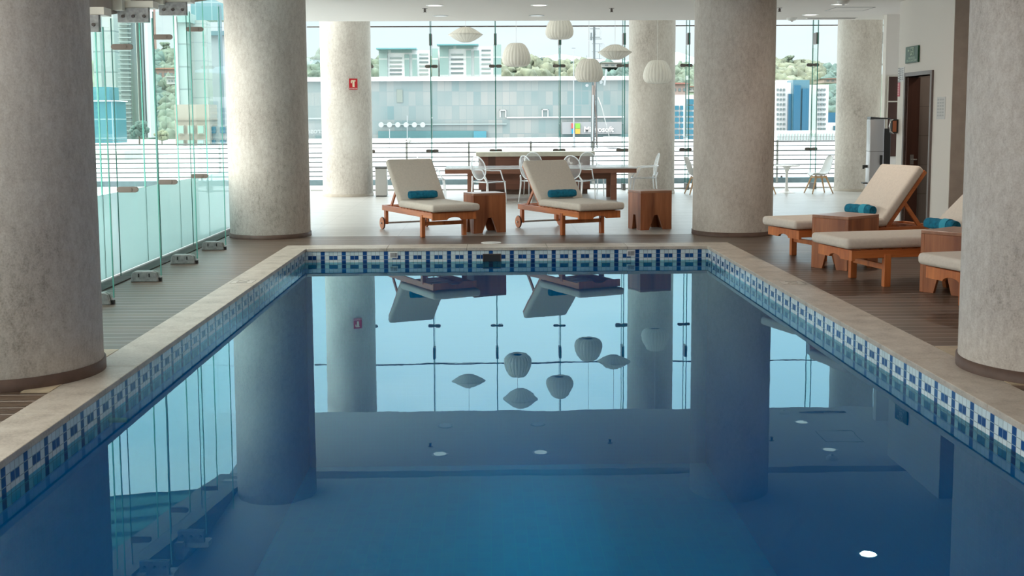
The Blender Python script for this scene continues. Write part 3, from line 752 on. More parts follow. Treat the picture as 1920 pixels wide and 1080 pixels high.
# ------------------------------------------------------------------ white cafe chairs and pedestal table
SHELL = mat('moulded white shell', (.60, .62, .62), .4)
def shell_chair(label, x, y, face):
    t = thing('cafe_chair', label, 'chair', (x, y, 0), face, 'white moulded cafe chairs on wooden legs')
    prof = [(.20, .365), (.185, .395), (.10, .385), (.0, .37), (-.10, .375), (-.165, .42), (-.20, .50), (-.23, .60), (-.265, .70), (-.285, .755), (-.30, .765)]
    wid = [.15, .18, .205, .215, .215, .215, .205, .19, .165, .13, .07]
    vs, fs = [], []; n = 12
    for (px_, pz), w in zip(prof, wid):
        for i in range(n+1):
            s = -1+2*i/n; lift = .045*abs(s)**2.2*(1 if pz < .45 else .2); fwd = .05*abs(s)**2*(0 if pz < .41 else 1)
            vs.append((px_+fwd, s*w, pz+lift))
    for j in range(len(prof)-1):
        for i in range(n): fs.append((j*(n+1)+i, j*(n+1)+i+1, (j+1)*(n+1)+i+1, (j+1)*(n+1)+i))
    o = MB().add(vs, fs, True).build('seat_shell', SHELL, t); so = o.modifiers.new('solid', 'SOLIDIFY'); so.thickness = .012; ss = o.modifiers.new('sub', 'SUBSURF'); ss.levels = 1; ss.render_levels = 1
    for sx in (-1, 1):
        for sy in (-1, 1):
            MB().tube([(sx*.10, sy*.10, .365), (sx*.225, sy*.20, 0)], [.022, .012], 8).build('leg', OAK, t)
    q = MB(); q.bar((-.12, -.11, .335), (-.12, .11, .335), .02, .035).bar((.12, -.11, .335), (.12, .11, .335), .02, .035).bar((-.12, .11, .335), (.12, .11, .335), .02, .035).bar((-.12, -.11, .335), (.12, -.11, .335), .02, .035)
    q.build('leg_frame', OAK, t)
shell_chair('white cafe chair seen in profile right of the round white table', 6.78, 23.25, PI+.15)
shell_chair('white cafe chair whose front edge shows left of the round white table', 5.60, 23.2, .1)
shell_chair('white cafe chair with its front hidden by the pool corner column', 4.28, 23.2, .1)
t = thing('pedestal_table', 'small round white pedestal table beside a white cafe chair', 'table', (6.17, 23.45, 0))
MB().lathe([(.0001, .575), (.27, .575), (.275, .568), (.26, .555), (.10, .545), (.0001, .545)], 48).build('tabletop', WHITE, t)
MB().lathe([(.10, .548), (.05, .50), (.028, .40), (.024, .25), (.03, .10), (.06, .04), (.13, .018), (.18, .010), (.182, 0)], 40).build('pedestal', WHITE, t)
t = thing('pedestal_table', 'round white pedestal table hidden behind the pool corner column', 'table', (4.95, 23.5, 0))
MB().lathe([(.0001, .575), (.27, .575), (.275, .568), (.26, .555), (.10, .545), (.0001, .545)], 48).build('tabletop', WHITE, t)
MB().lathe([(.10, .548), (.05, .50), (.028, .40), (.024, .25), (.03, .10), (.06, .04), (.13, .018), (.18, .010), (.182, 0)], 40).build('pedestal', WHITE, t)
t = thing('litter_bin', 'square brushed metal litter bin beside the column with the red sign', 'bin', (-2.17, 23.15, 0))
MB().box(-.11, .12, -.12, .12, .02, .56).build('body', STEEL, t, bevel=.006)
MB().box(-.112, .122, -.122, .122, .56, .60).build('lid', KERB, t, bevel=.006)
MB().box(-.10, .11, -.11, .11, 0, .02).build('base', BLACK, t)

# ------------------------------------------------------------------ things on and by the right wall
s = thing('exit_sign', 'green emergency exit sign with running figure above the open doorway', 'sign', (0, 0, 0))
s.matrix_world = frame_mtx((WX-.018, 15.97, 2.40), (0, -1, 0))
MB().box(-.235, .235, -.115, .115, -.012, .012).build('panel', GREEN, s, bevel=.004)
SP = mat('pale green sign print', (.62, .75, .60), .5)
q = MB(); q.box(-.045, .085, .085, .095, .012, .015).box(-.045, -.035, -.015, .095, .012, .015).box(.075, .085, -.015, .095, .012, .015)
q.build('door_symbol', SP, s)
q = MB(); q.cyl((.03, .066, .012), (.03, .066, .015), .013)
for a, c_ in [((.028, .05), (.012, .015)), ((.024, .045), (-.006, .035)), ((.026, .045), (.05, .03)), ((.012, .015), (.035, -.002)), ((.035, -.002), (.03, -.02)), ((.012, .015), (-.01, .0)), ((-.01, .0), (-.03, -.006))]:
    q.bar((a[0], a[1], .0135), (c_[0], c_[1], .0135), .013, .003)
q.build('running_figure', SP, s)
q = MB(); q.bar((-.14, .06, .0135), (-.085, .06, .0135), .012, .003).bar((-.105, .078, .0135), (-.083, .06, .0135), .010, .003).bar((-.105, .042, .0135), (-.083, .06, .0135), .010, .003); q.build('arrow', SP, s)
text('lettering', 'RUTA DE\nEVACUACIÓN', .038, Matrix.Translation((.01, -.066, .012)), SP, s, .001, sx=1.5)
def paper(name, label, yc, z0, z1, w, m, rows, cols, ink, cat='notice'):
    s = thing(name, label, cat, (0, 0, 0)); s.matrix_world = frame_mtx((WX-.004, yc, (z0+z1)/2), (0, -1, 0)); h = (z1-z0)/2
    MB().box(-w/2, w/2, -h, h, -.003, .002).build('sheet', m, s)
    q = MB()
    for r in range(rows):
        for c_ in range(cols):
            x0 = -w/2+w*(.08+.84*c_/cols); x1 = x0+w*.84/cols*.72; zz = h-2*h*(.08+.86*r/rows); q.box(x0, x1, zz-2*h*.86/rows*.55, zz, .002, .0035)
    q.build('printed_rows', ink, s)
paper('paper_notice', 'white printed sheet on the wall left of the open doorway', 16.38, 2.04, 2.245, .17, PAPER, 6, 2, INKG)
paper('info_plate', 'narrow grey metal plate at the wall corner beside the white sheet', 16.50, 2.03, 2.24, .085, FITM, 5, 1, PAPER)
paper('pink_notice', 'pink notice below the grey plate at the wall corner', 16.50, 1.83, 2.03, .085, mat('pink paper', (.62, .13, .18), .6), 7, 1, mat('light pink print', (.8, .5, .5), .6))
paper('rules_poster', 'faded white poster with rows of pictograms right of the doorway', 14.93, 1.50, 1.79, .28, mat('faded poster', (.66, .67, .66), .7), 6, 3, mat('faint poster print', (.50, .52, .52), .7))
sh = thing('recessed_shelf', 'dark wooden recessed shelf in the narrow wall behind the doorway', 'shelf', (6.56, 18.49, 0))
MB().box(-.07, .11, -.006, .0, .9, 2.19).build('back', DOORM, sh)
q = MB(); q.box(-.085, .125, -.02, .0, 2.19, 2.205).box(-.085, -.07, -.02, .0, .9, 2.19).box(.11, .125, -.02, 0, .9, 2.19).build('frame', CREAM, sh)
MB().box(-.07, .11, -.02, 0, 1.78, 1.80).build('shelf_board', CREAM, sh)
d = thing('water_dispenser', 'tall silver and black water dispenser in front of the far right column', 'dispenser', (6.10, 17.75, 0), -.15)
MB().prism([(-.16, 0), (-.16, .62), (-.155, .95), (-.16, 1.50), (-.10, 1.51), (.06, 1.51), (.06, 0)], -.15, .15).build('body', SILVER, d, bevel=.012, seg=3)
MB().box(.06, .16, -.14, .14, 0, 1.36).build('rear_housing', BLACK, d, bevel=.008)
MB().prism([(-.155, 1.505), (-.15, 1.545), (.0, 1.53), (.15, 1.525), (.15, 1.505)], -.145, .145).build('lid', mat('charcoal lid', (.06, .06, .06), .3), d)
MB().box(-.163, .06, -.153, .153, 1.005, 1.011).build('seam', STEELD, d)
q = MB(); q.cyl((-.16, -.02, .77), (-.22, -.02, .77), .022).cyl((-.22, -.02, .79), (-.22, -.02, .73), .016); q.build('tap', BLACK, d)
MB().box(-.23, -.15, -.09, .09, .50, .52).build('drip_tray', BLACK, d, bevel=.004)
MB().box(.0, .04, -.158, -.15, .80, .95).build('cup_slot', BLACK, d)
w = thing('wall_phone', 'small black and orange wall device with curved chrome handle at the wall corner', 'wall device', (WX, 16.53, 1.40))
MB().box(-.10, .0, -.05, .05, -.105, .105).build('body', BLACK, w, bevel=.02, seg=3)
MB().box(-.085, -.03, -.056, -.05, -.08, .08).build('orange_panel', mat('dull orange', (.50, .16, .07), .5), w)
MB().tube([(-.08, -.055, .10), (-.12, -.06, .08), (-.135, -.06, .0), (-.12, -.06, -.07), (-.07, -.055, -.105)], .009, 8).build('handle', mat('chrome', (.7, .7, .7), .15, 1), w)

# ------------------------------------------------------------------ pool fittings
for x, lab in ((-1.135, 'left'), (1.70, 'right')):
    s = thing('pool_grille', 'small white slotted grille in the far pool wall, %s of the dark skimmer mouth' % lab, 'grille', (x, YB, -.078), 0)
    MB().box(-.05, .05, -.008, 0, -.038, .038).build('plate', WHITE, s, bevel=.003)
    q = MB()
    for k in range(7): q.box(-.036+k*.0115, -.031+k*.0115, -.010, -.008, -.026, .026)
    q.build('slots', STEELD, s)
s = thing('skimmer_mouth', 'dark rectangular skimmer opening in the middle of the far pool wall', 'skimmer', (.035, YB, -.115))
MB().box(-.10, .10, -.006, .0, -.05, .035).build('opening', BLACK, s)
q = MB(); q.box(-.108, .108, -.010, 0, .035, .043).box(-.108, -.10, -.010, 0, -.05, .043).box(.10, .108, -.010, 0, -.05, .043); q.build('frame', mat('brown frame', (.12, .08, .06), .5), s)
MB().lathe([(.0001, .007), (.118, .007), (.125, .003), (.125, 0)], 48, c=(0, 0, 0)).build('x', WHITE).name = 'deck_cover'
o = bpy.data.objects['deck_cover']; o.location = (.03, 14.07, 0); tag(o, 'round white skimmer cover set in the decking behind the pool', 'cover')
def depth_tile(label, x, y, rz):
    s = thing('depth_marker', label, 'marker', (x, y, .004), rz)
    MB().box(-.105, .105, -.105, .105, 0, .002).build('plate', mat('pale engraved stone', (.60, .56, .50), .5), s)
    q = MB()
    for a in (-1, 1): q.box(-.105, .105, a*.103-.002, a*.103+.002, .002, .003).box(a*.103-.002, a*.103+.002, -.105, .105, .002, .003)
    q.tube([(-.05, -.05, .003), (-.05, .05, .003), (-.02, .05, .003)], .003, 4).tube([(.01, .05, .003), (.05, .04, .003), (.01, -.02, .003), (.05, -.05, .003)], .003, 4)
    q.build('engraving', mat('engraved line', (.33, .30, .26), .6), s)
depth_tile('engraved square marker in the left pool coping', -2.32, 10.7, PI/2)
depth_tile('engraved square marker in the right pool coping', 2.79, 10.35, -PI/2)
s = thing('pool_nozzle', 'short pale pipe nozzle on the left pool wall just under the water', 'nozzle', (XL, 6.45, -.20))
MB().cyl((0, 0, 0), (.10, 0, 0), .014, n=16).build('pipe', mat('pale plastic', (.6, .5, .45), .4), s)
# ------------------------------------------------------------------ terrace and railing
struct('floor_terrace', MB().box(-14, 14, 25.2, 27.9, -.12, .0), mat('terrace stone', (.38, .385, .38), .6, noise=.1))
struct('floor_terrace_side', MB().box(-14, -3.7, 3, 25.2, -.12, .0), mat('terrace stone side', (.60, .62, .62), .6, noise=.1))
YR = 27.3
r0 = thing('terrace_railing', 'steel terrace railing of horizontal bars behind the far glass wall', 'railing', (0, YR, 0))
pxs = [-1.94+1.48*k for k in range(-8, 9)]
for x in pxs: MB().box(x-.022, x+.022, -.03, .03, 0, 1.03 if True else 0).build('post', STEEL, r0)
for z, r in ((.998, .017), (.894, .011), (.776, .014), (.666, .014), (.558, .014), (.443, .014), (.334, .014), (.222, .014), (1.10, .004)):
    MB().cyl((-14, -.04, z), (11, -.04, z), r, n=8).build('rail', mat('dark rail metal', (.07, .075, .075), .45), r0)
MB().box(-14, 11, .10, .30, 0, .125).build('kerb', mat('slate blue kerb', (.19, .27, .30), .5, noise=.1), r0)
for k in range(12): MB().blob((-3.4+k*1.05, .16, .14), .035, 1, .2).build('kerb_lamp', STEELD, r0)
# globe on a post
g = thing('globe_lamp', 'white globe lamp fixed to a railing post left of the bar counter', 'lamp', tuple(W(767.5, 263, 27.2)))
MB().blob((0, 0, 0), .055, 3, 0).build('globe', WHITE, g); MB().box(-.09, -.03, -.01, .02, -.02, .02).build('bracket', STEEL, g)

def m_canopy():
    m, nt, b = newmat('teal soffit with painted rib shade'); g = NG(nt); p, x = g.pos()
    dx = g.m('ADD', x[0], 4.0); dy = g.m('SUBTRACT', x[1], 11.0)
    d = g.m('SQRT', g.m('ADD', g.m('MULTIPLY', dx, dx), g.m('MULTIPLY', dy, dy)))
    fr = g.m('FRACT', g.m('DIVIDE', g.m('SUBTRACT', 9.95, d), .66))
    c = g.ramp(fr, [(0, (.03, .10, .10)), (.12, (.05, .14, .14)), (.16, (.16, .36, .34)), (.75, (.12, .28, .27)), (1, (.05, .14, .14))])  # dark bands paint the shade at each rib edge into the colour
    nt.links.new(c, b.inputs['Base Color']); return m
# ------------------------------------------------------------------ canopy outside, mirrored in the water
cp = thing('curved_canopy', 'curved ribbed green canopy outside left, seen mirrored in the pool', 'canopy', (0, 0, 0))
cc_ = Vector((-4.0, 11.0)); GRN = m_canopy()
for k in range(6):
    ro, ri = 9.95-k*.66, 9.95-k*.66-.60
    q = MB(); q.lathe([(ro, 5.0), (ri+.05, 5.30), (ri, 5.30), (ri, 5.42), (ro, 5.42), (ro, 5.0)], 40, c=(cc_.x, cc_.y, 0), a0=PI/2-.02, a1=PI)
    q.build('rib', GRN, cp)
# ------------------------------------------------------------------ the city
HAZE = 1
def facade_box(parent, name, x0, x1, z0, z1, Y, dep, m):
    a, c_ = W(x0, z1, Y), W(x1, z0, Y)
    if x1 < 460 and dep > 3: dep = 3
    return MB().box(a.x, c_.x, Y, Y+dep, c_.z, a.z).build(name, m, parent)
BW = mat('white rendered facade', (.60, .60, .60), .7)
BWC = mat('cream rendered facade', (.27, .235, .195), .8, noise=.08, nscale=.5)
WIN = mat('grey ribbon window', (.13, .17, .175), .2)
WINL = mat('pale ribbon window', (.26, .31, .30), .2)
WINT = mat('teal window', (.025, .11, .155), .15)
TG = m_facade('teal glazed strip', (.19, .30, .285), (.30, .38, .36), 6, 3.2, (.40, .44, .43), .08)
TGD = mat('teal roof edge', (.10, .27, .29), .4)
ROOFW = mat('white roof membrane', (.58, .60, .61), .6, noise=.06, nscale=.3)
struct('ground_roof', MB().box(-60, 60, 28.2, 140, -.62, -.42), ROOFW)
# long glazed building with sign
GL = m_facade('pale glass curtain wall', (.105, .175, .185), (.255, .255, .245), .88, 1.72, (.165, .20, .205), .06, .25)
b1 = thing('glazed_office_building', 'long low pale glass office building with a coloured sign, behind the railing', 'building', (0, 0, 0))
YB1 = 140
facade_box(b1, 'wall', 560, 1252, 272, 153, YB1, 30, GL)
a = W(560, 153, YB1); c_ = W(1252, 147, YB1); MB().box(a.x, c_.x, YB1-.6, YB1+30, a.z, a.z+.5).build('parapet', BW, b1)
facade_box(b1, 'recess', 709, 898, 270, 246, YB1-.3, .6, mat('shaded teal recess', (.06, .15, .16), .3))
facade_box(b1, 'recess', 1055, 1250, 272, 252, YB1-.3, .6, mat('grey teal recess', (.12, .20, .21), .3))
facade_box(b1, 'recess', 888, 912, 267, 246, YB1-.5, .5, mat('blue glass bay', (.05, .19, .24), .2))
facade_box(b1, 'sign_panel', 1054, 1166, 251, 229, YB1-.9, .6, mat('pale sign panel', (.21, .22, .23), .5))
facade_box(b1, 'dark_window', 744, 755, 192, 168, YB1-.1, .3, mat('grey green pane', (.17, .20, .18), .3))
for px0, px1, py0, py1 in ((1016, 1028, 205, 220), (937, 949, 206, 220)):
    q = MB()
    for x0, x1, y0, y1 in ((px0, px1, py0, py0+1.4), (px0, px0+1.4, py0, py1), (px1-1.4, px1, py0, py1)):
        a, c_ = W(x0, y0, YB1), W(x1, y1, YB1); q.box(a.x, c_.x, YB1-.25, YB1, c_.z, a.z)
    q.build('white_frame', BW, b1)
for (x, y, c) in ((1074, 236, (.55, .09, .08)), (1074.5, 246, (.0, .30, .50)), (1083, 236, (.22, .50, .05)), (1083, 246, (.65, .42, .06))):
    wd = 2.6 if x < 1080 else 4.6
    a, c_ = W(x-wd, y-4.7, YB1-1), W(x+wd, y+4.7, YB1-1)
    MB().box(a.x, c_.x, YB1-1.1, YB1-.9, c_.z, a.z).build('sign_square', mat('sign colour', tuple(v*.62 for v in c), .5), b1)
p = W(1122.5, 243, YB1-1); sc_ = (W(1151, 243, YB1-1).x-W(1092, 243, YB1-1).x)
facade_box(b1, 'ledge', 950, 1170, 220.4, 219.2, YB1-.3, .3, BW)
facade_box(b1, 'ledge', 712, 950, 233.5, 232.5, YB1-.3, .3, mat('thin ledge', (.22, .27, .27), .5))
text('lettering', 'Microsoft', sc_/4.15, Matrix.Translation(p) @ Matrix.Rotation(PI/2, 4, 'X'), BW, b1, .12, True)
for k in range(6):
    c0 = W(714.5+k*15.6, 234, YB1-2); q = MB(); q.cyl(c0, c0+Vector((0, .5, 0)), .31, n=18); q.build('round_lamp', mat('pale lamp disc', (.30, .33, .33), .5), b1)
# two white office blocks
BWH = mat('bright white render', (.84, .84, .84), .7)
def office(label, x0, x1, yt, yb, Y, w1, strips):
    o = thing('white_office_block', label, 'building', (0, 0, 0), 0, 'white office blocks above the glazed building')
    facade_box(o, 'wall', x0, x1, yb, yt+5, Y, 25, BWH)
    facade_box(o, 'corner_glazing', x0, x0+.15*(x1-x0), yb, yt+2, Y-.6, 1, TG)
    facade_box(o, 'corner_glazing', x1-.13*(x1-x0), x1, yb, yt+1, Y-.6, 1, TG)
    facade_box(o, 'corner_glazing', x0, x0+.55*(x1-x0), yt+8.5, yt+1, Y-.7, 1, TG)
    facade_box(o, 'roof_edge', x0-5, x0+.63*(x1-x0), yt+2.0, yt, Y-3, 4, TGD)
    for f_ in (.43, .56): facade_box(o, 'stair_glazing', x0+f_*(x1-x0), x0+(f_+.085)*(x1-x0), yb, yt+12, Y-.6, 1, TG)
    n = 7
    for k in range(n):
        y = yt+9.5+k*(yb-yt-9)/n
        if k: facade_box(o, 'window', x0+.185*(x1-x0), x0+.385*(x1-x0), y+3.4, y+.6, Y-.3, .5, WIN if random.random() > .4 else WINL)
        facade_box(o, 'window', x0+.68*(x1-x0), x0+.83*(x1-x0), y+3.4, y+.6, Y-.3, .5, WIN if random.random() > .4 else WINL)
office('white office block with teal corner glazing, left of the pair', 710, 822, 90, 151, 210, 0, 0)
office('white office block with teal corner glazing, right and taller of the pair', 824, 940, 82.5, 151, 205, 0, 0)
# right blocks
o = thing('blue_window_office', 'white office building with blue windows between two concrete columns', 'building', (0, 0, 0))
facade_box(o, 'wall', 1256, 1306, 275, 178, 120, 18, BW)
for r in range(7):
    for x0, x1 in ((1263.5, 1273), (1275.5, 1281), (1287, 1301)):
        facade_box(o, 'window', x0, x1, 198+r*11.3+8, 198+r*11.3, 119.7, .5, WINT)
facade_box(o, 'window', 1287, 1301, 196, 186, 119.7, .5, WINT)
o = thing('small_window_office', 'white office tower with small square windows and a blue glass bay', 'building', (0, 0, 0))
facade_box(o, 'wall', 1440, 1487, 248, 155, 150, 20, BW); facade_box(o, 'wall', 1487, 1552, 248, 159, 151, 20, BW)
BG = mat('blue glass bay front', (.02, .10, .17), .2)
facade_box(o, 'glass_bay', 1487, 1516, 245, 150, 149, 4, mat('blue grey glass', (.07, .16, .205), .25))
facade_box(o, 'glass_bay', 1489, 1500, 245, 160, 148.6, 1, BG); facade_box(o, 'glass_bay', 1505, 1515, 245, 166, 148.6, 1, BG); facade_box(o, 'glass_bay', 1479, 1483, 245, 176, 149.4, 1, BG)
facade_box(o, 'roof_house', 1460, 1487, 156, 150, 152, 8, BW)
for r in range(9):
    for c0 in [1457, 1463, 1469]+[1534, 1539.5, 1545]:
        facade_box(o, 'window', c0, c0+3.4, 166+r*9.2+4, 166+r*9.2, 149.7 if c0 < 1500 else 150.7, .4, mat('dark square window', (.16, .20, .24), .2) if r+c0 < 0 else WIN)
o = thing('blue_low_building', 'small blue glass building at the foot of the wooded hill', 'building', (0, 0, 0))
facade_box(o, 'wall', 1549, 1578, 232, 211, 170, 15, BG); facade_box(o, 'wall', 1549, 1578, 262, 230, 165, 10, BW); facade_box(o, 'window', 1564, 1575, 246, 236, 164.5, .6, WINT)
o = thing('slatted_parapet', 'white slatted parapet building below the small-windowed office', 'parapet', (0, 0, 0))
facade_box(o, 'wall', 1440, 1580, 275, 246, 110, 5, BW)
q = MB()
for k in range(22):
    a, c_ = W(1458+k*5.4, 250, 109.9), W(1459.6+k*5.4, 266, 109.9); q.box(a.x, c_.x, 109.8, 110, c_.z, a.z)
q.build('slats', WINL, o)
# roof vents in dashed lines
q = MB()
for k in range(42):
    a, c_ = W(560+k*15.6, 274, 95), W(570+k*15.6, 276, 95); q.box(a.x, c_.x, 95, 95.6, c_.z-.05, a.z)
tag(q.build('roof_vent_strip', STEELD), 'dashed line of low dark vents along the far edge of the white roof', 'vents')
# houses among trees
def house(label, x0, x1, y0, y1, Y, wallc, roofc=None):
    o = thing('hillside_house', label, 'house', (0, 0, 0), 0, 'houses on the wooded hills')
    m1 = mat('house wall', tuple(v*.55 for v in wallc), .8); a, c_ = W(x0, y0, Y), W(x1, y1, Y); h = a.z-c_.z
    MB().box(a.x, c_.x, Y, Y+8, c_.z, a.z).build('wall', m1, o)
    MB().prism([(a.x-.5, a.z), (c_.x+.5, a.z), (c_.x-.5, a.z+h*.14), (a.x+.5, a.z+h*.14)], Y-.7, Y+8).build('roof', mat('roof tile', tuple(v*.55 for v in (roofc or (.45, .22, .16))), .8), o)
    for k in range(3):
        u = a.x+(c_.x-a.x)*(.15+.28*k); MB().box(u, u+(c_.x-a.x)*.14, Y-.15, Y, c_.z+h*.35, c_.z+h*.62).build('window', WIN, o)
house('red roofed house between the column and the pool corner column', 1258, 1290, 158, 178, 230, (.55, .42, .38), (.50, .22, .18))
house('white house above the blue-windowed office', 1280, 1308, 163, 172, 260, (.7, .68, .66))
house('orange roofed house high on the left hill', 292, 330, 130, 148, 300, (.50, .30, .25), (.55, .25, .16))
house('white house below the orange roofed one on the left hill', 312, 334, 145, 158, 285, (.72, .72, .70), (.7, .68, .66))
house('pink roofed house left of the white office blocks', 690, 708, 146, 152, 238, (.6, .45, .43))
house('long pale house right of the telecom mast', 1128, 1170, 118, 126, 330, (.62, .60, .57), (.6, .55, .5))
house('house seen through the trees right of the onion lantern', 1545, 1578, 148, 155, 250, (.6, .5, .45))
# left towers
o = thing('striped_tower', 'tall pale tower with grey vertical stripe on the left', 'building', (0, 0, 0))
TWM = m_facade('pale green balcony facade', (.25, .34, .33), (.36, .40, .38), 5.5, 2.9, (.17, .23, .23), .07)
facade_box(o, 'wall', 218, 250, 275, -60, 160, 14, TWM); facade_box(o, 'wall', 168, 222, 275, -60, 165, 14, TWM)
facade_box(o, 'side_wall', 250, 263, 262, -60, 159, 12, mat('ivory render', (.36, .36, .32), .8)); facade_box(o, 'stripe', 262, 272, 258, -60, 158.6, 12, mat('grey stripe', (.16, .20, .21), .7)); facade_box(o, 'edge', 272, 277, 258, -60, 159, 12, BW)
q = MB()
for k in range(30):
    a, c_ = W(222, 20+k*8.3, 159.6), W(247, 21.6+k*8.3, 159.6); q.box(a.x, c_.x, 159.3, 160, c_.z, a.z)
q.build('balcony_edge', WINL, o)
facade_box(o, 'pink_wall', 276, 283, 90, -60, 175, 5, mat('salmon render', (.36, .19, .155), .8))
o = thing('teal_glass_block', 'lower teal glass building at the foot of the striped tower', 'building', (0, 0, 0))
TGB = m_facade('teal curtain wall', (.02, .13, .16), (.06, .21, .23), 2.1, 1.9, (.19, .29, .30), .06)
facade_box(o, 'wall', 168, 209, 272, 163, 118, 10, TGB); facade_box(o, 'wall', 168, 221, 272, 190, 116, 10, TGB); facade_box(o, 'roof_edge', 168, 222, 190, 188.5, 115.8, 10, BW)
o = thing('slender_tower', 'pale green slender tower with thin balconies right of the wooded gap', 'building', (0, 0, 0))
facade_box(o, 'wall', 332, 357, 270, 25, 150, 12, TWM); facade_box(o, 'wall', 357, 392, 270, 38, 152, 12, m_facade('pale panel facade', (.31, .35, .33), (.38, .40, .37), 3, 2.4, (.24, .28, .27), .05))
facade_box(o, 'edge', 330, 333, 270, 30, 149.6, 12, BW); facade_box(o, 'wall', 332, 357, 42, 25, 149.5, 12, TG)
o = thing('terraced_glass_tower', 'bluish glass tower with dark slabs beside the pool corner column', 'building', (0, 0, 0))
facade_box(o, 'wall', 357, 450, 38, 0, 172, 8, m_facade('blue teal glass', (.09, .24, .27), (.19, .33, .35), 2.4, 3.2, (.27, .38, .40), .06)); facade_box(o, 'slab', 385, 450, 66, 58, 171, 8, mat('blue slab edge', (.11, .22, .25), .4)); facade_box(o, 'pier', 409, 415, 270, 8, 168.5, 2, mat('blue grey pier', (.13, .22, .25), .4))
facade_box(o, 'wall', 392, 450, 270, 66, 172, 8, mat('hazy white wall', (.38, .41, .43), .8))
o = thing('cream_building', 'cream building with square windows below the slender tower', 'building', (0, 0, 0))
facade_box(o, 'wall', 327, 394, 275, 196, 100, 8, BWC); facade_box(o, 'cornice', 327, 394, 225.5, 224.5, 99.8, 8, mat('cornice shade', (.2, .17, .14), .8)); facade_box(o, 'wall', 392, 440, 275, 236, 101, 8, mat('pale annexe', (.27, .29, .28), .8))
for r in range(2):
    for k in range(3):
        x0 = 333.5+k*18.6; facade_box(o, 'window_frame', x0-1, x0+12, 252+r*27, 235+r*27, 99.7, .3, mat('cream frame', (.34, .31, .26), .7)); facade_box(o, 'window', x0, x0+10.5, 250+r*27, 236+r*27, 99.5, .3, mat('green grey window', (.20, .29, .25), .25))
    for k in range(2): facade_box(o, 'window', 394+k*18, 404+k*18, 250+r*24, 238+r*24, 100.7, .3, WINT)
o = thing('beige_roof_house', 'beige rooftop box behind the railing beside the nearest left column', 'building', (0, 0, 0))
facade_box(o, 'wall', 160, 235, 330, 283, 60, 5, mat('beige rooftop wall', (.42, .42, .38), .8))
# hills, woods, mountains
def ridge(name, pts, Y, z0, m, dep=60, front=None):
    vs = [tuple(W(x, y, Y)) for x, y in pts]; n = len(vs)
    bk = [(v[0], v[1]+dep, v[2]+2) for v in vs]; lo = [(v[0]*((front or Y)/Y), front or Y, z0) for v in vs]
    fs = [(i, i+1, n+i+1, n+i) for i in range(n-1)]+[(2*n+i, 2*n+i+1, i+1, i) for i in range(n-1)]
    return struct(name, MB().add(vs+bk+lo, fs, True), m)
GRL = [mat('hazy foliage', c, .9, noise=.45, nscale=.5) for c in [(.11, .145, .105), (.155, .175, .12), (.08, .13, .11), (.20, .21, .13)]]  # pale haze of the distance mixed into the leaf colours
HN, HF, HZ = 340, 218, -7
HP = [(60, 118), (200, 112), (262, 104), (285, 100), (300, 112), (340, 100), (420, 90), (640, 114), (700, 122), (800, 122), (950, 118), (1000, 126), (1040, 132), (1080, 134), (1170, 134), (1260, 137), (1310, 136), (1400, 132), (1460, 130), (1520, 134), (1560, 138), (1800, 140)]
def hill_y(x):
    for (a, ya), (c_, yc) in zip(HP[:-1], HP[1:]):
        if a <= x <= c_: return ya+(yc-ya)*(x-a)/(c_-a)
    return 120
def on_hill(x, y):
    """point of the hillside that is seen at that spot"""
    zr = W(x, hill_y(x), HN).z
    for k in range(62):
        Y = HF+2*k; p = W(x, y, Y)
        if p.z <= HZ+(zr-HZ)*(Y-HF)/(HN-HF): return p
    return W(x, hill_y(x), HN)
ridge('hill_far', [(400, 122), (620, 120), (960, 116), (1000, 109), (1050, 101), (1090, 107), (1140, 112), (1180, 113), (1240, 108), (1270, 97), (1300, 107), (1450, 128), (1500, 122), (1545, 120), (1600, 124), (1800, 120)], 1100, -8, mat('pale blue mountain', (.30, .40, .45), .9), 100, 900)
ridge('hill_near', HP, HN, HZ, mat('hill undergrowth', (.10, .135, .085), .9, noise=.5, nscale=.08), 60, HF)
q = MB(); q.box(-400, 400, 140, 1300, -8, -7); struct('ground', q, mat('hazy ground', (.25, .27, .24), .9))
def woods(label, xs, ys, n, r, mi, top=0):
    q = MB()
    for k in range(n):
        x = random.uniform(*xs); y = random.uniform(*ys); y = max(y, hill_y(x)-1); p = on_hill(x, y)
        rr = r*random.uniform(.55, 1.15); q.blob((p.x, p.y, p.z+rr*.5), rr, 2 if r < 9 else 1, .38, (1, 1, random.uniform(.8, 1.25)), k)
    tag(q.build('woodland', GRL[mi]), label, 'woods', kind='stuff')
woods('dense hazy woods left of the white office blocks', (590, 712), (112, 152), 60, 1.9, 0)
woods('hazy woods between office block and telecom mast', (940, 1108), (116, 152), 150, 1.9, 1)
woods('hazy woods behind the saucer lantern and column', (1110, 1262), (130, 154), 110, 1.8, 2)
woods('hazy woods above the blue-windowed office', (1264, 1318), (130, 178), 80, 1.8, 0)
woods('hazy wooded hill above the small-windowed office', (1440, 1542), (128, 165), 130, 1.9, 1)
woods('greener woods beside the small-windowed office', (1546, 1600), (138, 215), 100, 1.7, 2)
woods('steep wooded slope between the two left towers', (262, 302), (100, 275), 190, 1.8, 2)
woods('olive woods against the slender left tower', (304, 345), (98, 275), 190, 1.8, 0)
def tree(label, p, h, w_, mi):
    t = thing('tree', label, 'tree', tuple(p))
    MB().cyl((0, 0, -.3), (0, 0, h*.6), w_*.10, w_*.05, n=8).build('trunk', mat('bark', (.12, .09, .07), .9), t)
    q = MB()
    for k in range(40):
        a, rr, zz = random.uniform(0, 2*PI), random.uniform(0, .72), random.uniform(.35, .95)
        q.blob((w_*rr*cos(a), w_*rr*sin(a), h*zz), w_*.27, 2, .4, (1, 1, .8), k)
    q.build('foliage', GRL[mi], t)
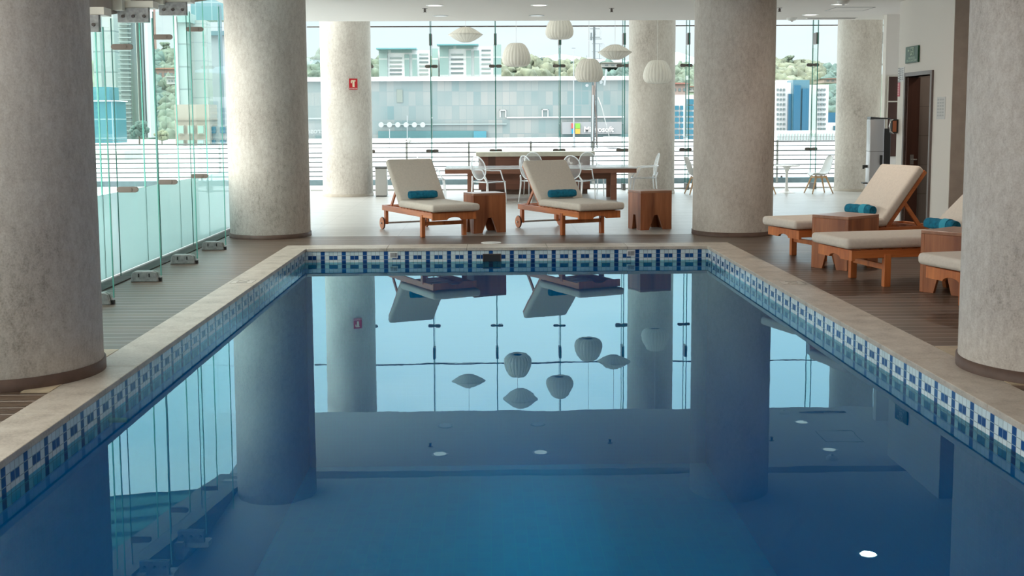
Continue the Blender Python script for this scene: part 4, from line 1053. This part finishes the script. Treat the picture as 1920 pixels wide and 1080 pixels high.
for x, Y, hh, ww, mi, lab in ((262, 105, 2.1, 1.0, 2, 'dark bushy tree at the foot of the striped tower'), (304, 108, 1.25, .75, 3, 'light green round tree right of the dark bushy tree')):
    p = W(x, 275, Y); tree(lab, (p.x, p.y, -.42), hh, ww, mi)
for x, hh, ww, mi, lab in ((965, 3.6, 2.0, 1, 'tree crown breaking the skyline right of the tall office block'), (1015, 3.0, 1.8, 2, 'tree crown on the skyline left of the telecom mast'), (1478, 4.2, 1.9, 0, 'tall feathery tree on the skyline above the small-windowed office'),
                          (1503, 3.4, 1.5, 1, 'second feathery tree on the skyline above the blue glass bay'), (310, 4.6, 1.9, 0, 'tree on the skyline between the two left towers'), (1068, 2.6, 1.7, 2, 'tree crown beside the thin flagpole')):
    tree(lab, W(x, hill_y(x), HN), hh, ww, mi)
# telecom mast and flagpole
YM = 70
tm = thing('telecom_mast', 'tall telecom mast with antennas, dishes and cables behind the railing', 'mast', (0, 0, 0))
MT = mat('galvanised mast steel', (.09, .11, .115), .5, .2); MTW = mat('white antenna', (.27, .29, .30), .5)
def PP(x, y, dy=0): return W(x, y, YM+dy)
k_ = YM/F_PX
q = MB(); q.cyl(PP(1114, 122), PP(1114, 50), 2.2*k_, n=10).build('upper_pole', MT, tm)
q = MB()
for dx, dy in ((-4, -.2), (4, -.2), (0, .3)): q.cyl(PP(1114+dx*1.4, 278, dy), PP(1114+dx*.8, 120, dy), 1.4*k_, n=6)
for i in range(20):
    y0 = 120+i*8; s_ = 1 if i % 2 else -1
    q.bar(PP(1114-s_*5, y0, -.2), PP(1114+s_*5, y0+8, -.2), 1.2*k_, 1.2*k_); q.bar(PP(1109, y0, -.2), PP(1119, y0, -.2), .7*k_, .7*k_)
    q.bar(PP(1114-s_*5, y0, -.2), PP(1114, y0+8, .3), .8*k_, .8*k_)
q.build('lattice', MT, tm)
q = MB(); q.tube([PP(1116, 150, -.4), PP(1114, 190, -.4), PP(1118, 220, -.4), PP(1119, 272, -.4)], 1.6*k_, 6).tube([PP(1112, 160, -.4), PP(1111, 210, -.4), PP(1113, 272, -.4)], 2.0*k_, 6); q.build('cable_bundle', STEELD, tm)
for x0, y0, y1, w_ in ((1103.5, 51, 76, 3.4), (1126, 51, 72, 3.4), (1118, 58, 66, 4), (1108, 62, 76, 2.2)):
    a, c_ = PP(x0-w_/2, y0), PP(x0+w_/2, y1); MB().box(a.x, c_.x, YM-.35, YM-.15, c_.z, a.z).build('panel_antenna', MTW if w_ > 3 else MT, tm)
q = MB()
for y in (54, 70, 73): q.bar(PP(1102, y), PP(1128, y), 1.0*k_, 1.0*k_)
for y in (82, 97, 110): q.bar(PP(1110, y), PP(1128, y), .7*k_, .7*k_)
q.bar(PP(1124, 82), PP(1124, 158), .8*k_, .8*k_).bar(PP(1100, 104), PP(1100, 140), .6*k_, .6*k_); q.build('cross_arm', MT, tm)
for x, y, r in ((1130, 85, 4.5), (1101, 160, 2.6), (1127, 154, 3)):
    c0 = PP(x, y); MB().cyl(c0, c0+Vector((0, .25, 0)), r*k_, n=20).build('dish', MTW, tm)
MB().bar(PP(1137, 130), PP(1133, 160), 3.5*k_, 1.5*k_, (0, 1, 0)).build('panel_antenna', MTW, tm)
MB().tube([PP(1121, 182, -.3), PP(1128, 200, -.3), PP(1142, 255, -.3)], 1.0*k_, 6).build('stay', FITM, tm)
MB().bar(PP(1110.5, 275, -.5), PP(1112, 178, -.5), 2.4*k_, 2.4*k_).build('ladder_tray', MTW, tm)
fp = thing('flagpole', 'thin white pole left of the telecom mast', 'pole', (0, 0, 0))
MB().cyl(PP(1076, 278), PP(1075.5, 92), 1.3*k_, .6*k_, n=8).build('shaft', MTW, fp)
MB().cyl(PP(1076, 278), PP(1076, 250), 3.2*k_, 1.6*k_, n=8).build('base', MTW, fp)
q = MB(); q.bar(PP(1072, 90.5), PP(1079, 90.5), .8*k_, .8*k_); q.build('finial', MT, fp)
o = thing('rooftop_box', 'white rooftop box right of the telecom mast', 'box', (0, 0, 0)); facade_box(o, 'housing', 1139, 1166, 276, 257, 80, 3, BW)
for x, yt in ((730.5, 243), (763.5, 218)):
    l = thing('street_pole', 'thin white pole before the shaded recess, %s' % ('left one' if x < 740 else 'right taller one'), 'pole', (0, 0, 0))
    MB().cyl(W(x, 277, 85), W(x, yt, 85), .03, n=6).build('shaft', MTW, l); MB().cyl(W(x, yt, 85), W(x, yt-1, 85), .05, n=6).build('tip', MTW, l)

# ------------------------------------------------------------------ world: bright hazy sky, brighter overhead, soft clouds
w = bpy.data.worlds.new('world'); scene.world = w; w.use_nodes = True; nt = w.node_tree; g = NG(nt)
bg = nt.nodes['Background']; tc = nt.nodes.new('ShaderNodeTexCoord'); sx = nt.nodes.new('ShaderNodeSeparateXYZ'); nt.links.new(tc.outputs['Generated'], sx.inputs[0])
cl = g.noise(tc.outputs['Generated'], 3.2, 6, .55, (1, 1, 2.6))
el = g.m('MAXIMUM', sx.outputs[2], 0.0)
base = g.ramp(el, [(0, (.84, .95, 1)), (.08, (.82, .93, .99)), (.25, (.66, .84, .94)), (.6, (.80, .88, .94)), (1, (.90, .93, .96))])
cloud = g.ramp(cl, [(.44, (0, 0, 0)), (.60, (1, 1, 1))])
c1 = g.mixc(g.m('MULTIPLY', cloud, .7), base, (.92, .97, 1.0))
st_ = g.ramp(el, [(0, (.18, .18, .18)), (.09, (.19, .19, .19)), (.16, (.34, .34, .34)), (.30, (.50, .50, .50)), (.6, (.85, .85, .85)), (1, (1, 1, 1))])
# the sun's glow in the haze, to the left and slightly behind the camera
vd = nt.nodes.new('ShaderNodeVectorMath'); vd.operation = 'DOT_PRODUCT'; nt.links.new(tc.outputs['Generated'], vd.inputs[0]); vd.inputs[1].default_value = Vector((-.90, -.38, .20)).normalized()
glow = g.m('MULTIPLY', g.m('POWER', g.m('MAXIMUM', vd.outputs['Value'], 0.0), 3.0), 3.4)
c1 = g.mixc(g.m('MINIMUM', g.m('MULTIPLY', glow, .5), .9), c1, (1, .93, .84))
nt.links.new(c1, bg.inputs['Color']); nt.links.new(g.m('ADD', g.m('MULTIPLY', st_, 5.9), glow), bg.inputs['Strength'])

# ceiling lamps: unseen fill lights added to brighten the room, plus one real downlight
def lamp(x, y, p, sz=.18, c=(1, .84, .70)):
    d = bpy.data.lights.new('fill_and_downlight_lamp', 'AREA'); d.shape = 'DISK'; d.size = sz; d.energy = p; d.color = c; d.spread = PI*.98
    o = bpy.data.objects.new('fill_and_downlight_lamp', d); COL.objects.link(o); o.location = (x, y, ZC-.012)
src = [o for o in bpy.data.objects if o.name == 'ceiling_downlight'][0]
for y in (-1, 2.2, 5.2, 8.2, 11.2):
    for x in (-1.6, 1.8, 4.9, 7.6):
        dup(src, (x, y, ZC), 0, 'unseen added fill light in the ceiling nearer than the picture reaches', 'added fill lights nearer than the picture'); lamp(x, y, 3 if x < 0 else 5)
for x, y, on, _l in lamps:
    if on == 2: lamp(x, y, 24, .16)
lamp(WX+.7, 15.6, 5)  # unseen lamp added to brighten the little room behind the door
bpy.data.objects[[o.name for o in bpy.data.objects if o.name.startswith('fill_and_downlight_lamp')][-1]].location.z = 2.58
# ------------------------------------------------------------------ view
scene.view_settings.view_transform = 'Standard'; scene.view_settings.look = 'None'
scene.view_settings.exposure = 0.0; scene.view_settings.gamma = 1; scene.view_settings.use_curve_mapping = False
cy = scene.cycles
cy.max_bounces = 14; cy.diffuse_bounces = 6; cy.glossy_bounces = 6; cy.transmission_bounces = 8; cy.transparent_max_bounces = 40
cy.adaptive_threshold = .02; cy.use_denoising = True; cy.sample_clamp_indirect = 8; cy.caustics_reflective = False
